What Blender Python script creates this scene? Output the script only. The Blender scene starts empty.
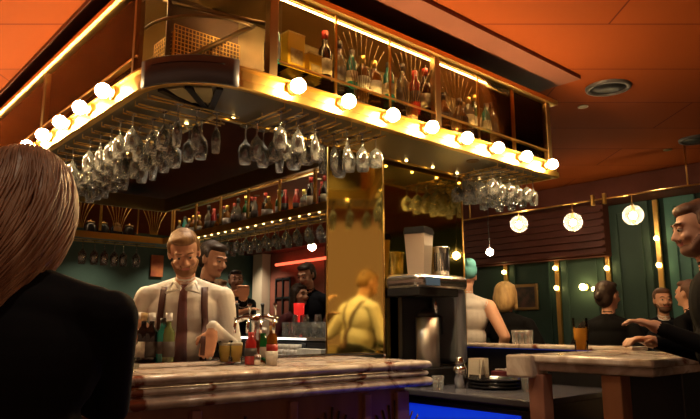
import bpy, bmesh, math, random
import numpy as np
from mathutils import Vector, Matrix, Euler
random.seed(7)
sc = bpy.context.scene
COL = sc.collection
PI = math.pi

# ------------------------------------------------------------------ camera frame
F = 635.0; PITCH = math.radians(10.4); H0 = 1.28
CP, SP = math.cos(PITCH), math.sin(PITCH)
FW = Vector((0.664, 0.748)).normalized(); RT = Vector((FW.y, -FW.x))
cam = bpy.data.cameras.new('camera'); co = bpy.data.objects.new('camera', cam); COL.objects.link(co)
cam.sensor_width = 36; cam.lens = F / 700 * 36; cam.clip_start = .02; cam.clip_end = 100
co.location = (0, 0, H0)
co.rotation_euler = (PI/2 + PITCH, 0, math.atan2(-FW.x, FW.y))
sc.camera = co

def cw(X, Y, z=0.0):                       # camera-aligned ground coordinates -> world
    p = RT * X + FW * Y
    return Vector((p.x, p.y, z))
def PY(u, v, Y):                           # where the line of sight (u,v) reaches depth Y
    dv = 209.5 - v; a = Y / (F * CP - dv * SP)
    return cw((u - 350) * a, Y, H0 + (F * SP + dv * CP) * a)
def ray(u, v):
    dv = 209.5 - v
    p = RT * (u - 350) + FW * (F * CP - dv * SP)
    return Vector((p.x, p.y, F * SP + dv * CP))
def PZ(u, v, z):
    r = ray(u, v); t = (z - H0) / r.z
    return Vector((0, 0, H0)) + r * t
def PX(u, v, x):
    r = ray(u, v); return Vector((0, 0, H0)) + r * (x / r.x)
def PD(u, v, y):
    r = ray(u, v); return Vector((0, 0, H0)) + r * (y / r.y)
def UY(u, Y, v=340):                      # ground point in column u at depth Y
    return cw((u - 350) / (F * CP - (209.5 - v) * SP) * Y, Y)
def yaw_of(d): return math.atan2(-d[0], d[1])
def cdir(X, Y):                            # direction given to the right / away from the camera
    p = RT * X + FW * Y; return (p.x, p.y)

# ------------------------------------------------------------------ materials
MATS = {}
def mat(name, col, rough=.5, metal=0, emit=0, ecol=None, trans=0, ior=1.45, bump=0, bscale=20, var=0, vscale=6, col2=None, stretch=None, coat=0, alpha=1, aniso=False):
    if name in MATS: return MATS[name]
    m = bpy.data.materials.new(name); m.use_nodes = True
    nt = m.node_tree; b = nt.nodes['Principled BSDF']
    b.inputs['Base Color'].default_value = (*col, 1)
    b.inputs['Roughness'].default_value = rough
    b.inputs['Metallic'].default_value = metal
    b.inputs['IOR'].default_value = ior
    b.inputs['Transmission Weight'].default_value = trans
    b.inputs['Coat Weight'].default_value = coat
    if emit:
        b.inputs['Emission Color'].default_value = (*(ecol or col), 1)
        b.inputs['Emission Strength'].default_value = emit
    tc = nt.nodes.new('ShaderNodeTexCoord'); mp = nt.nodes.new('ShaderNodeMapping')
    nt.links.new(tc.outputs['Object'], mp.inputs['Vector'])
    if stretch: mp.inputs['Scale'].default_value = stretch
    n = nt.nodes.new('ShaderNodeTexNoise'); n.inputs['Scale'].default_value = vscale; n.inputs['Detail'].default_value = 5
    nt.links.new(mp.outputs[0], n.inputs['Vector'])
    r = nt.nodes.new('ShaderNodeValToRGB')
    c2 = col2 or tuple(c * (1 - var) for c in col)
    r.color_ramp.elements[0].position = .35; r.color_ramp.elements[0].color = (*c2, 1)
    r.color_ramp.elements[1].position = .65; r.color_ramp.elements[1].color = (*col, 1)
    if (var or col2) :
        nt.links.new(n.outputs['Fac'], r.inputs['Fac']); nt.links.new(r.outputs['Color'], b.inputs['Base Color'])
    if bump:
        n2 = nt.nodes.new('ShaderNodeTexNoise'); n2.inputs['Scale'].default_value = bscale; n2.inputs['Detail'].default_value = 3
        nt.links.new(mp.outputs[0], n2.inputs['Vector'])
        bp = nt.nodes.new('ShaderNodeBump'); bp.inputs['Strength'].default_value = bump; bp.inputs['Distance'].default_value = .01
        nt.links.new(n2.outputs['Fac'], bp.inputs['Height']); nt.links.new(bp.outputs[0], b.inputs['Normal'])
    MATS[name] = m
    return m

def thin_glass(name, tint, gloss=.12, rough=.03):
    m = bpy.data.materials.new(name); m.use_nodes = True; nt = m.node_tree
    for n in list(nt.nodes): nt.nodes.remove(n)
    o = nt.nodes.new('ShaderNodeOutputMaterial'); t = nt.nodes.new('ShaderNodeBsdfTransparent'); g = nt.nodes.new('ShaderNodeBsdfGlossy')
    t.inputs[0].default_value = (*tint, 1); g.inputs['Roughness'].default_value = rough; g.inputs[0].default_value = (1, .95, .85, 1)
    lw = nt.nodes.new('ShaderNodeLayerWeight'); lw.inputs[0].default_value = gloss
    mx = nt.nodes.new('ShaderNodeMixShader'); nt.links.new(lw.outputs['Fresnel'], mx.inputs[0])
    nt.links.new(t.outputs[0], mx.inputs[1]); nt.links.new(g.outputs[0], mx.inputs[2]); nt.links.new(mx.outputs[0], o.inputs[0])
    MATS[name] = m; return m

def marble_mat():
    m = bpy.data.materials.new('marble'); m.use_nodes = True; nt = m.node_tree; b = nt.nodes['Principled BSDF']
    tc = nt.nodes.new('ShaderNodeTexCoord')
    n1 = nt.nodes.new('ShaderNodeTexNoise'); n1.inputs['Scale'].default_value = 7; n1.inputs['Detail'].default_value = 8; n1.inputs['Distortion'].default_value = 1.2
    n2 = nt.nodes.new('ShaderNodeTexNoise'); n2.inputs['Scale'].default_value = 2.6; n2.inputs['Detail'].default_value = 6; n2.inputs['Distortion'].default_value = 2.0
    for n in (n1, n2): nt.links.new(tc.outputs['Object'], n.inputs['Vector'])
    r1 = nt.nodes.new('ShaderNodeValToRGB'); e = r1.color_ramp.elements
    e[0].position = .3; e[0].color = (.44, .35, .29, 1); e[1].position = .62; e[1].color = (.80, .72, .64, 1)
    x = e.new(.45); x.color = (.58, .47, .39, 1)
    r2 = nt.nodes.new('ShaderNodeValToRGB'); q = r2.color_ramp.elements
    q[0].position = .585; q[0].color = (1, 1, 1, 1); q[1].position = .66; q[1].color = (.30, .10, .06, 1)
    mx = nt.nodes.new('ShaderNodeMix'); mx.data_type = 'RGBA'; mx.blend_type = 'MULTIPLY'; mx.inputs[0].default_value = 1
    nt.links.new(n1.outputs['Fac'], r1.inputs[0]); nt.links.new(n2.outputs['Fac'], r2.inputs[0])
    nt.links.new(r1.outputs[0], mx.inputs[6]); nt.links.new(r2.outputs[0], mx.inputs[7]); nt.links.new(mx.outputs[2], b.inputs['Base Color'])
    b.inputs['Roughness'].default_value = .16
    MATS['marble'] = m; return m

def ceiling_mat():
    m = bpy.data.materials.new('ceiling_orange'); m.use_nodes = True; nt = m.node_tree; b = nt.nodes['Principled BSDF']
    tc = nt.nodes.new('ShaderNodeTexCoord'); mp = nt.nodes.new('ShaderNodeMapping')
    mp.inputs['Rotation'].default_value = (0, 0, math.atan2(FW.x, FW.y))
    nt.links.new(tc.outputs['Object'], mp.inputs['Vector'])
    br = nt.nodes.new('ShaderNodeTexBrick')
    mp.inputs['Location'].default_value = (-1.83, -4.18, 0)
    br.inputs['Scale'].default_value = 1; br.inputs['Mortar Size'].default_value = .007; br.inputs['Mortar Smooth'].default_value = .1
    br.inputs['Brick Width'].default_value = 2.4; br.inputs['Row Height'].default_value = .8; br.offset = .4
    br.inputs['Color1'].default_value = (.27, .058, .012, 1); br.inputs['Color2'].default_value = (.245, .051, .010, 1); br.inputs['Mortar'].default_value = (.12, .02, .008, 1)
    nt.links.new(mp.outputs[0], br.inputs['Vector']); nt.links.new(br.outputs['Color'], b.inputs['Base Color'])
    b.inputs['Roughness'].default_value = .8; b.inputs['Specular IOR Level'].default_value = .06
    MATS['ceiling_orange'] = m; return m

marble = marble_mat(); ceil_m = ceiling_mat()
brass = mat('brass', (.80, .52, .16), .28, 1, bump=.05, bscale=30)
brass_dark = mat('bronze', (.30, .20, .09), .42, 1, bump=.05)
brass_rail = mat('brass_rail', (.85, .55, .14), .33, 1)
mirror_gold = mat('gold_mirror', (.95, .74, .20), .07, 1, bump=.04, bscale=2.5)
under_m = mat('rack_metal', (.33, .30, .22), .4, .85, bump=.1, bscale=8)
slate = mat('corner_plate', (.15, .15, .17), .38, .5)
steel = mat('steel', (.62, .60, .57), .25, 1)
steel_brushed = mat('steel_brushed', (.55, .53, .50), .34, 1, bump=.12, bscale=60, stretch=(1, 1, .05))
chrome = mat('chrome', (.8, .8, .8), .08, 1)
black = mat('black', (.012, .012, .014), .4)
black_gloss = mat('black_gloss', (.02, .02, .022), .15)
soffit_m = mat('soffit_brown', (.20, .07, .04), .6, var=.2, vscale=1.5)
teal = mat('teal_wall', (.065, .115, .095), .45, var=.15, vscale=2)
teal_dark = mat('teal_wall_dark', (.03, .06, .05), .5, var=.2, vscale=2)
maroon = mat('maroon', (.13, .04, .028), .5, var=.25, vscale=3)
redwall = mat('red_wall', (.30, .10, .07), .6, var=.3, vscale=2)
darkwood = mat('dark_wood', (.10, .045, .025), .35, col2=(.05, .02, .012), vscale=5, stretch=(1, 1, .1))
wood = mat('wood_panel', (.30, .12, .055), .35, col2=(.18, .07, .03), vscale=6, stretch=(1, 1, .08))
pinkstone = mat('pink_stone', (.42, .20, .14), .3, col2=(.30, .13, .09), vscale=9)
floor_m = mat('floor_dark', (.05, .035, .03), .35, var=.3, vscale=3)
cream = mat('cream', (.55, .47, .36), .7)
def sparkle_glass():
    m = bpy.data.materials.new('glass'); m.use_nodes = True; nt = m.node_tree
    for n in list(nt.nodes): nt.nodes.remove(n)
    o = nt.nodes.new('ShaderNodeOutputMaterial'); t = nt.nodes.new('ShaderNodeBsdfTransparent'); g = nt.nodes.new('ShaderNodeBsdfGlossy'); d = nt.nodes.new('ShaderNodeBsdfTranslucent'); d2 = nt.nodes.new('ShaderNodeBsdfDiffuse')
    t.inputs[0].default_value = (.93, .95, .95, 1); g.inputs['Roughness'].default_value = .05; g.inputs[0].default_value = (1, 1, 1, 1)
    for q in (d, d2): q.inputs[0].default_value = (.9, .9, .88, 1)
    lw = nt.nodes.new('ShaderNodeLayerWeight'); lw.inputs[0].default_value = .55
    m1 = nt.nodes.new('ShaderNodeMixShader'); m2 = nt.nodes.new('ShaderNodeMixShader'); m3 = nt.nodes.new('ShaderNodeMixShader'); m3.inputs[0].default_value = .5
    rp = nt.nodes.new('ShaderNodeMath'); rp.operation = 'MULTIPLY_ADD'; rp.inputs[1].default_value = .19; rp.inputs[2].default_value = .006  # white mixed in towards the edges stands in for bright rim highlights
    nt.links.new(lw.outputs['Facing'], rp.inputs[0]); nt.links.new(rp.outputs[0], m2.inputs[0])
    nt.links.new(d.outputs[0], m3.inputs[1]); nt.links.new(d2.outputs[0], m3.inputs[2])
    nt.links.new(lw.outputs['Fresnel'], m1.inputs[0]); nt.links.new(t.outputs[0], m1.inputs[1]); nt.links.new(g.outputs[0], m1.inputs[2])
    nt.links.new(m1.outputs[0], m2.inputs[1]); nt.links.new(m3.outputs[0], m2.inputs[2]); nt.links.new(m2.outputs[0], o.inputs[0])
    MATS['glass'] = m; return m
glassm = sparkle_glass()
pane = thin_glass('display_glass', (.90, .86, .74), .16)
clear = thin_glass('clear_glass', (.97, .98, .98), .10)
beer_m = mat('beer', (.85, .38, .04), .1, trans=.55, ior=1.33)
lager_m = mat('lager', (.9, .62, .16), .1, trans=.5, ior=1.33)
foam_m = mat('foam', (.85, .78, .62), .8)
BULB = (1.0, .66, .30)
bulb_m = mat('bulb_warm', (1, .8, .5), .5, emit=200, ecol=BULB)
pend_m = mat('pendant_filament', (1, .8, .5), .5, emit=110, ecol=(1, .72, .40))
sconce_m = mat('sconce_glow', (1, .8, .5), .5, emit=22, ecol=(1, .70, .25))
neon_m = mat('neon_red', (1, .1, .03), .5, emit=1.6, ecol=(1, .12, .05))
blue_m = mat('blue_glow', (.0, .1, 1), .5, emit=.30, ecol=(.004, .03, 1))
white_led = mat('white_led', (1, .95, .85), .5, emit=3.0, ecol=(1, .93, .82))
amber_led = mat('amber_led', (1, .7, .3), .5, emit=14, ecol=(1, .62, .2))
olive_b = mat('bottle_green', (.02, .10, .03), .08, coat=.5)
green_bright = mat('bottle_bright_green', (.02, .30, .06), .06, trans=.3)
teal_b = mat('bottle_teal', (.02, .22, .20), .08, coat=.5)
amber_b = mat('bottle_amber', (.30, .10, .01), .08, trans=.35)
clear_b = mat('bottle_clear', (.45, .40, .32), .05, trans=.6)
black_b = mat('bottle_black', (.015, .012, .012), .1, coat=.6)
red_b = mat('bottle_red', (.35, .02, .02), .15, coat=.4)
capm = mat('cap_red', (.45, .03, .02), .4); cap_gold = mat('cap_gold', (.7, .5, .15), .3, 1); cap_white = mat('cap_white', (.72, .74, .80), .4)
lab_cream = mat('label_cream', (.62, .55, .40), .7, var=.3, vscale=40); lab_dark = mat('label_dark', (.06, .05, .05), .6); lab_white = mat('label_white', (.7, .68, .62), .7, var=.2, vscale=60)
yellow_box = mat('yellow_carton', (.75, .48, .04), .5); paper = mat('paper', (.72, .68, .62), .8, bump=.3, bscale=25)

for q_ in ('soffit_brown', 'maroon', 'teal_wall', 'teal_wall_dark'): MATS[q_].node_tree.nodes['Principled BSDF'].inputs['Specular IOR Level'].default_value = .2
# ------------------------------------------------------------------ mesh builder
class MB:
    def __init__(s): s.bm = bmesh.new(); s.mi = 0
    def _mark(s, fs):
        for f in fs: f.material_index = s.mi
    def box(s, c, d, rz=0, rx=0, ry=0, bev=0, seg=2):
        r = bmesh.ops.create_cube(s.bm, size=1); vs = r['verts']
        M = Matrix.Translation(Vector(c)) @ Euler((rx, ry, rz)).to_matrix().to_4x4() @ Matrix.Diagonal((d[0], d[1], d[2], 1))
        bmesh.ops.transform(s.bm, matrix=M, verts=vs)
        if bev:
            es = list({e for v in vs for e in v.link_edges})
            bmesh.ops.bevel(s.bm, geom=es, offset=min(bev, min(d) * .45), segments=seg, affect='EDGES', profile=.5)
        for f in s.bm.faces:
            pass
        return s
    def cyl(s, p0, p1, r0, r1=None, n=12, caps=True):
        r1 = r0 if r1 is None else r1
        p0, p1 = Vector(p0), Vector(p1); d = p1 - p0
        q = d.to_track_quat('Z', 'Y').to_matrix()
        A = []; B = []
        for i in range(n):
            a = 2 * PI * i / n; v = q @ Vector((math.cos(a), math.sin(a), 0))
            A.append(s.bm.verts.new(p0 + v * r0)); B.append(s.bm.verts.new(p1 + v * r1))
        for i in range(n): s.bm.faces.new((A[i], A[(i+1) % n], B[(i+1) % n], B[i])).smooth = True
        if caps:
            s.bm.faces.new(A[::-1]); s.bm.faces.new(B)
        return s
    def tube(s, pts, r, n=8):
        pts = [Vector(p) for p in pts]; rings = []
        up = None
        for i, p in enumerate(pts):
            d = (pts[min(i+1, len(pts)-1)] - pts[max(i-1, 0)]).normalized()
            if up is None: up = d.orthogonal().normalized()
            up = (up - d * up.dot(d)); up = up.normalized() if up.length > 1e-6 else d.orthogonal().normalized()
            sd = d.cross(up); rr = r[i] if isinstance(r, (list, tuple)) else r
            rings.append([s.bm.verts.new(p + (up * math.cos(2*PI*k/n) + sd * math.sin(2*PI*k/n)) * rr) for k in range(n)])
        for a, b in zip(rings, rings[1:]):
            for k in range(n): s.bm.faces.new((a[k], a[(k+1) % n], b[(k+1) % n], b[k])).smooth = True
        s.bm.faces.new(rings[0][::-1]); s.bm.faces.new(rings[-1])
        return s
    def lathe(s, prof, c=(0, 0, 0), n=16, close=False, mats=None):
        c = Vector(c); rings = []
        for r, z in prof:
            if r < 1e-5: rings.append([s.bm.verts.new(c + Vector((0, 0, z)))])
            else: rings.append([s.bm.verts.new(c + Vector((r*math.cos(2*PI*k/n), r*math.sin(2*PI*k/n), z))) for k in range(n)])
        for a, b in zip(rings, rings[1:]):
            for k in range(n):
                k2 = (k+1) % n
                if len(a) == 1 and len(b) == 1: continue
                if len(a) == 1: f = s.bm.faces.new((a[0], b[k2], b[k]))
                elif len(b) == 1: f = s.bm.faces.new((a[k], a[k2], b[0]))
                else: f = s.bm.faces.new((a[k], a[k2], b[k2], b[k]))
                f.smooth = True; f.material_index = s.mi
        return s
    def sphere(s, c, r, u=14, v=10, sc_=(1, 1, 1)):
        ret = bmesh.ops.create_uvsphere(s.bm, u_segments=u, v_segments=v, radius=r)
        bmesh.ops.transform(s.bm, matrix=Matrix.Translation(Vector(c)) @ Matrix.Diagonal((*sc_, 1)), verts=ret['verts'])
        for f in {f for w in ret['verts'] for f in w.link_faces}: f.smooth = True; f.material_index = s.mi
        return s
    def prism(s, poly, z0, z1):
        a = [s.bm.verts.new((x, y, z0)) for x, y in poly]; b = [s.bm.verts.new((x, y, z1)) for x, y in poly]
        n = len(poly)
        s.bm.faces.new(a[::-1]); s.bm.faces.new(b)
        for i in range(n): s.bm.faces.new((a[i], a[(i+1) % n], b[(i+1) % n], b[i]))
        return s
    def sweep(s, path, prof, closed=False, smooth=True):
        n = len(path); rings = []
        for i in range(n):
            P = Vector(path[i])
            if closed: a = (P - Vector(path[i-1])).normalized(); b = (Vector(path[(i+1) % n]) - P).normalized()
            else:
                a = (P - Vector(path[i-1])).normalized() if i else None
                b = (Vector(path[i+1]) - P).normalized() if i < n-1 else None
                a = a or b; b = b or a
            na = Vector((a.y, -a.x)); nb = Vector((b.y, -b.x)); m = (na + nb).normalized(); m = m / max(.3, m.dot(na))
            rings.append([s.bm.verts.new((P.x + m.x * o, P.y + m.y * o, z)) for o, z in prof])
        k = len(prof)
        pr = list(zip(rings, rings[1:])) + ([(rings[-1], rings[0])] if closed else [])
        for A, B in pr:
            for j in range(k):
                f = s.bm.faces.new((A[j], B[j], B[(j+1) % k], A[(j+1) % k])); f.smooth = smooth
        if not closed: s.bm.faces.new(rings[0]); s.bm.faces.new(rings[-1][::-1])
        return s
    def mesh(s, name, *mats, shade=None):
        bmesh.ops.recalc_face_normals(s.bm, faces=s.bm.faces)
        me = bpy.data.meshes.new(name); s.bm.to_mesh(me); s.bm.free()
        for m in mats: me.materials.append(m)
        return me
    def build(s, name, *mats, parent=None, loc=None, rz=0):
        o = bpy.data.objects.new(name, s.mesh(name, *mats)); COL.objects.link(o)
        if parent: o.parent = parent
        if loc is not None: o.location = loc
        o.rotation_euler = (0, 0, rz)
        return o

def tag(o, label=None, cat=None, group=None, kind=None):
    if label: o['label'] = label
    if cat: o['category'] = cat
    if group: o['group'] = group
    if kind: o['kind'] = kind
    return o
def empty(name, label, cat, loc=(0, 0, 0), rz=0, group=None):
    o = bpy.data.objects.new(name, None); COL.objects.link(o); o.location = loc; o.rotation_euler = (0, 0, rz); o.empty_display_size = .1
    return tag(o, label, cat, group)
def struct(o): o['kind'] = 'structure'; return o
def link_me(name, me, parent=None, loc=(0, 0, 0), rz=0):
    o = bpy.data.objects.new(name, me); COL.objects.link(o); o.location = loc; o.rotation_euler = (0, 0, rz)
    if parent: o.parent = parent
    return o
def dup(root, loc, rz=0, label=None, group=None, scale=None):
    r = root.copy(); COL.objects.link(r); r.location = loc; r.rotation_euler = (0, 0, rz)
    if scale: r.scale = (scale,) * 3
    if label: r['label'] = label
    if group: r['group'] = group
    for ch in list(root.children):
        c = ch.copy(); COL.objects.link(c); c.parent = r
        for g in list(ch.children):
            d = g.copy(); COL.objects.link(d); d.parent = c
    return r

# ------------------------------------------------------------------ room shell
XR, YB = 9.2, 14.0
CZ = 3.38
struct(MB().box((3, 5, -.05), (16, 20, .1)).build('floor', floor_m))
struct(MB().box((3, 5, CZ + .05), (16, 20, .1)).build('ceiling', ceil_m))
# brown lower ceiling over the island
struct(MB().prism([(1.26, 2.52), (4.86, 2.52), (4.86, 9.9), (1.26, 9.9)], CZ - .035, CZ - .001).build('trim_1', soffit_m))
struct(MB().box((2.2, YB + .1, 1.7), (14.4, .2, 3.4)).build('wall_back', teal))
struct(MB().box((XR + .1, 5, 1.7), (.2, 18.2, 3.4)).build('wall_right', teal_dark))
# fascia over the right wall and the slatted bulkhead
struct(MB().box((XR - .25, 5, 3.22), (.5, 18, .30)).build('trim_2', maroon))
YS0 = PX(604, 220, XR - .2).y; YS1 = PX(455, 220, XR - .2).y; YSC, YSL = (YS0 + YS1) / 2, YS1 - YS0
m = MB(); m.box((XR - .12, YSC, 2.75), (.2, YSL, .9))
for i in range(8): m.box((XR - .25, YSC, 2.34 + i * .105), (.08, YSL, .03))
struct(m.build('trim_3', maroon))
# teal panels with frames on the right wall
def wall_panel(n, y0, y1, z0, z1, mt):
    m = MB(); yc = (y0 + y1) / 2
    m.box((XR - .02, yc, (z0 + z1) / 2), (.04, y1 - y0, z1 - z0))
    for yy in (y0 + .12, y1 - .12): m.box((XR - .05, yy, (z0 + z1) / 2), (.03, .035, z1 - z0 - .2))
    for zz in (z0 + .12, z1 - .12): m.box((XR - .05, yc, zz), (.03, y1 - y0 - .24, .035))
    return struct(m.build('trim_%d' % n, mt))
bright_teal = mat('teal_bright', (.08, .23, .20), .4)
def yx(u): return PX(u, 250, XR).y
wall_panel(4, yx(652), yx(612), .05, 3.06, teal)
wall_panel(5, yx(700), yx(669), .05, 3.06, bright_teal)
wall_panel(6, yx(604), yx(560), .05, 2.45, teal)
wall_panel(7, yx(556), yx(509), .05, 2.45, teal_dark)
struct(MB().box((XR - .02, yx(298), 1.65), (.06, yx(272) - yx(325), 3.3)).build('trim_8', redwall))
struct(MB().box((XR - .15, yx(267), 1.65), (.25, .42, 3.3)).build('trim_9', cream))
struct(MB().box((XR - .03, 5, .08), (.05, 18, .16)).build('baseboard_right', darkwood))
struct(MB().box((2.2, YB - .03, .08), (14, .05, .16)).build('baseboard_back', darkwood))
# window-like gridded cabinet on the red wall
m = MB(); y0, y1 = yx(297), yx(283)
g0 = empty('glazed_cabinet', 'dark gridded glass cabinet on the reddish far wall behind the seated drinkers', 'cabinet', (XR - .12, (y0+y1)/2, 0))
m.box((0, 0, 1.5), (.1, y1 - y0, 1.9)); m.build('body', maroon, parent=g0)
m = MB()
for k in range(5): m.box((-.07, 0, .6 + k * .45), (.03, y1 - y0, .04))
for k in range(3): m.box((-.07, (y0 - y1) / 2 + k * (y1 - y0) / 2, 1.5), (.03, .04, 1.85))
m.build('lattice', black, parent=g0)

# gold light strips on right wall
strip_names = ['tall brass wall strip with bulbs left of the wide teal panel', 'tall brass wall strip with bulbs on the bright teal wall by the standing man',
               'brass wall strip light between the dark panels above the framed picture', 'brass wall strip light left of the framed picture behind the blonde woman']
for (u, vb, z0, z1), lab in zip([(609, (240, 268), .9, 3.05), (661, (238, 265), .9, 3.05), (558, (268, 288), .9, 2.45), (507, (272, 290), .9, 2.45)], strip_names):
    y = yx(u)
    r = empty('strip_light', lab, 'wall light', (XR - .06, y, 0))
    MB().box((0, 0, (z0 + z1) / 2), (.05, .075, z1 - z0), bev=.01).build('strip', brass, parent=r)
    for v in vb:
        p = PX(u, v, XR - .1)
        MB().sphere((-.06, 0, p.z), .032).build('bulb', sconce_m, parent=r)
# sconces on the teal wall
for i, (u, v) in enumerate([(583, 287), (594, 289)]):
    p = PX(u, v, XR - .15)
    r = empty('wall_sconce', ['white wall sconce left of its twin on the dark teal wall', 'wall sconce nearer the dark haired woman on the teal wall'][i], 'wall light', (XR - .04, p.y, p.z))
    MB().cyl((0, 0, 0), (-.05, 0, 0), .05).build('plate', brass, parent=r)
    MB().sphere((-.12, 0, 0), .05 if i == 0 else .03).build('bulb', sconce_m, parent=r)
    MB().cyl((-.03, 0, 0), (-.09, 0, 0), .012).build('arm', brass, parent=r)
# framed picture
pa, pb = PX(515, 285, XR), PX(541, 310, XR)
r = empty('picture', 'dark framed picture on the wall right of the blonde woman', 'picture', (XR - .06, (pa.y + pb.y) / 2, (pa.z + pb.z) / 2))
w_, h_ = abs(pa.y - pb.y), abs(pa.z - pb.z)
MB().box((0, 0, 0), (.04, w_, h_), bev=.01).build('frame', brass_dark, parent=r)
MB().box((-.025, 0, 0), (.01, w_ - .1, h_ - .1)).build('artwork', mat('art_dark', (.10, .05, .04), .4, col2=(.02, .02, .02), vscale=9), parent=r)
# red neon tube
a, b = PX(276, 265, XR - .2), PX(326, 258, XR - .2)
tag(MB().tube([(XR - .2, a.y, a.z), (XR - .2, b.y, b.z)], .035).build('neon_tube', neon_m), 'straight red neon tube along the reddish far wall', 'neon light')
# small orange picture on the back wall (left of the bartender's neck)
pa = PD(157, 266, YB - .05)
tag(MB().box((pa.x, YB - .04, pa.z), (.30, .05, .50), bev=.01).build('poster', mat('poster_orange', (.55, .18, .05), .6, col2=(.35, .08, .03), vscale=5)), 'small orange poster on the back wall behind the bartender', 'poster')

# ceiling downlights/speakers
for i, (u, v, rad) in enumerate([(608, 87, .19), (697, 139, .19)]):
    p = PZ(u, v, CZ)
    r = empty('ceiling_speaker', ['large round black ceiling speaker in the orange ceiling', 'farther round black ceiling speaker at the picture edge'][i], 'speaker', (p.x, p.y, CZ))
    MB().lathe([(0, -.012), (rad * .8, -.012), (rad * .8, 0)], n=32).build('grille', black, parent=r)
    MB().lathe([(rad * .8, -.004), (rad * .82, -.025), (rad, -.02), (rad * 1.02, 0)], n=32).build('rim', mat('rim_grey', (.07, .06, .06), .4), parent=r)

# ------------------------------------------------------------------ display canopy over the island
X0, X1, Y0, Y1 = 1.28, 4.75, 2.73, 9.55; R = .45; W = .5
ZB, ZR, ZT = 2.50, 2.62, 3.19
def arc(cx, cy, r, a0, a1, n=12): return [(cx + r * math.cos(a0 + (a1 - a0) * i / n), cy + r * math.sin(a0 + (a1 - a0) * i / n)) for i in range(n + 1)]
outer = [(X0, Y1)] + arc(X0 + R, Y0 + R, R, PI, 1.5 * PI) + [(X1, Y0), (X1, Y1)]
canopy = empty('display_canopy', 'brass and glass display canopy running round above the island bar', 'canopy')
m = MB(); m.sweep(outer, [(0, ZB), (.012, ZB + .006), (.012, ZB + .045), (0, ZB + .055), (0, ZR - .02), (.018, ZR - .01), (.018, ZR), (-.03, ZR), (-.03, ZB)], closed=True, smooth=False)
m.build('bulb_rail', brass_rail, parent=canopy)
m = MB(); m.sweep(outer, [(.01, ZT - .05), (.03, ZT - .045), (.03, ZT - .01), (.01, ZT), (-.04, ZT), (-.04, ZT - .05)], closed=True, smooth=False)
m.build('top_rail', brass, parent=canopy)
inner = [(X0 + W, Y1 - W), (X0 + W, Y0 + W), (X1 - W, Y0 + W), (X1 - W, Y1 - W)]
def ring(z0, z1, cut=0):
    m = MB(); w = W
    m.prism([(X0 + R, Y0 + .03), (X1 - .03, Y0 + .03), (X1 - .03, Y0 + w), (X0 + R, Y0 + w)], z0, z1)
    m.prism([(X0 + .03, Y0 + R), (X0 + w, Y0 + R), (X0 + w, Y1 - .03), (X0 + .03, Y1 - .03)], z0, z1)
    m.prism([(X0 + R, Y0 + R)] + arc(X0 + R, Y0 + R, R - .03, PI, 1.5 * PI), z0, z1)
    m.prism([(X1 - w, Y0 + w), (X1 - .03, Y0 + w), (X1 - .03, Y1 - w), (X1 - w, Y1 - w)], z0, z1)
    m.prism([(X0 + w, Y1 - w), (X1 - .03, Y1 - w), (X1 - .03, Y1 - .03), (X0 + w, Y1 - .03)], z0, z1)
    return m
ring(ZB + .01, ZB + .035).build('underside', under_m, parent=canopy)
ring(ZT - .03, ZT - .01).build('top_deck', brass_dark, parent=canopy)
m = MB(); m.sweep(inner[::-1], [(0, ZB), (.0, ZB + .09), (.03, ZB + .09), (.03, ZB)], closed=True, smooth=False); m.build('inner_rail', brass, parent=canopy)
m = MB(); m.sweep(inner[::-1], [(0, ZT - .20), (.0, ZT), (.04, ZT), (.04, ZT - .20)], closed=True, smooth=False); m.build('inner_top_rail', mat('olive_brass', (.36, .28, .12), .35, .8), parent=canopy)
# grey corner plate
ap = arc(X0 + R, Y0 + R, R, PI * 1.07, 1.44 * PI, 14)
m = MB(); m.sweep(ap, [(.014, ZB - .002), (.024, ZB + .004), (.024, ZB + .145), (.012, ZB + .155), (.012, ZB)]); m.build('corner_plate', slate, parent=canopy)
m = MB(); m.sweep(ap[2:-2], [(.0245, ZB + .108), (.027, ZB + .108), (.027, ZB + .112), (.0245, ZB + .112)]); m.build('corner_groove', black, parent=canopy)
# posts
def post(x, y, w=.03, name='post', mt=brass_dark, d=.03):
    MB().box((x, y, (ZR + ZT) / 2), (w, d, ZT - ZR), bev=.003).build(name, mt, parent=canopy)
for k, x in enumerate([1.86, 3.24, 4.66]): post(x, Y0 + .02, .055, d=.05)
for x in [2.32, 2.78, 3.71, 4.17]: post(x, Y0 + .012, .014, 'glazing_bar', brass, .014)
for k in range(12): post(X0 + .02, Y0 + R + .04 + k * .55, .05 if k % 3 == 0 else .014, 'post' if k % 3 == 0 else 'glazing_bar', brass_dark if k % 3 == 0 else brass)
for k in range(8): post(X1 - W + .02, Y0 + W + .8 + k * .68, .03, 'post', brass)
for k in range(5): post(X0 + .9 + k * .55, Y1 - W + .02, .018 if k % 2 else .035, 'post', brass, .02)
for x in (X0 + W, X1 - W): post(x, Y0 + W, .04); 
# hangers up to the ceiling
for x, y in [(1.9, Y0 + .3), (3.24, Y0 + .3), (4.6, Y0 + .3), (1.6, 5.2), (1.6, 7.6), (4.5, 6.5), (2.6, 9.3)]:
    MB().cyl((x, y, ZT - .02), (x, y, CZ - .03), .012).build('hanger', brass_dark, parent=canopy)
# glass panes: front run, left run
MB().box(((1.9 + 4.66) / 2, Y0 + .005, (ZR + ZT) / 2), (2.72, .006, ZT - ZR - .04)).build('glass_pane', pane, parent=canopy)
MB().box((X0 + .005, (Y0 + R + Y1) / 2, (ZR + ZT) / 2), (.006, Y1 - Y0 - R, ZT - ZR - .04)).build('glass_pane', pane, parent=canopy)
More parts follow.
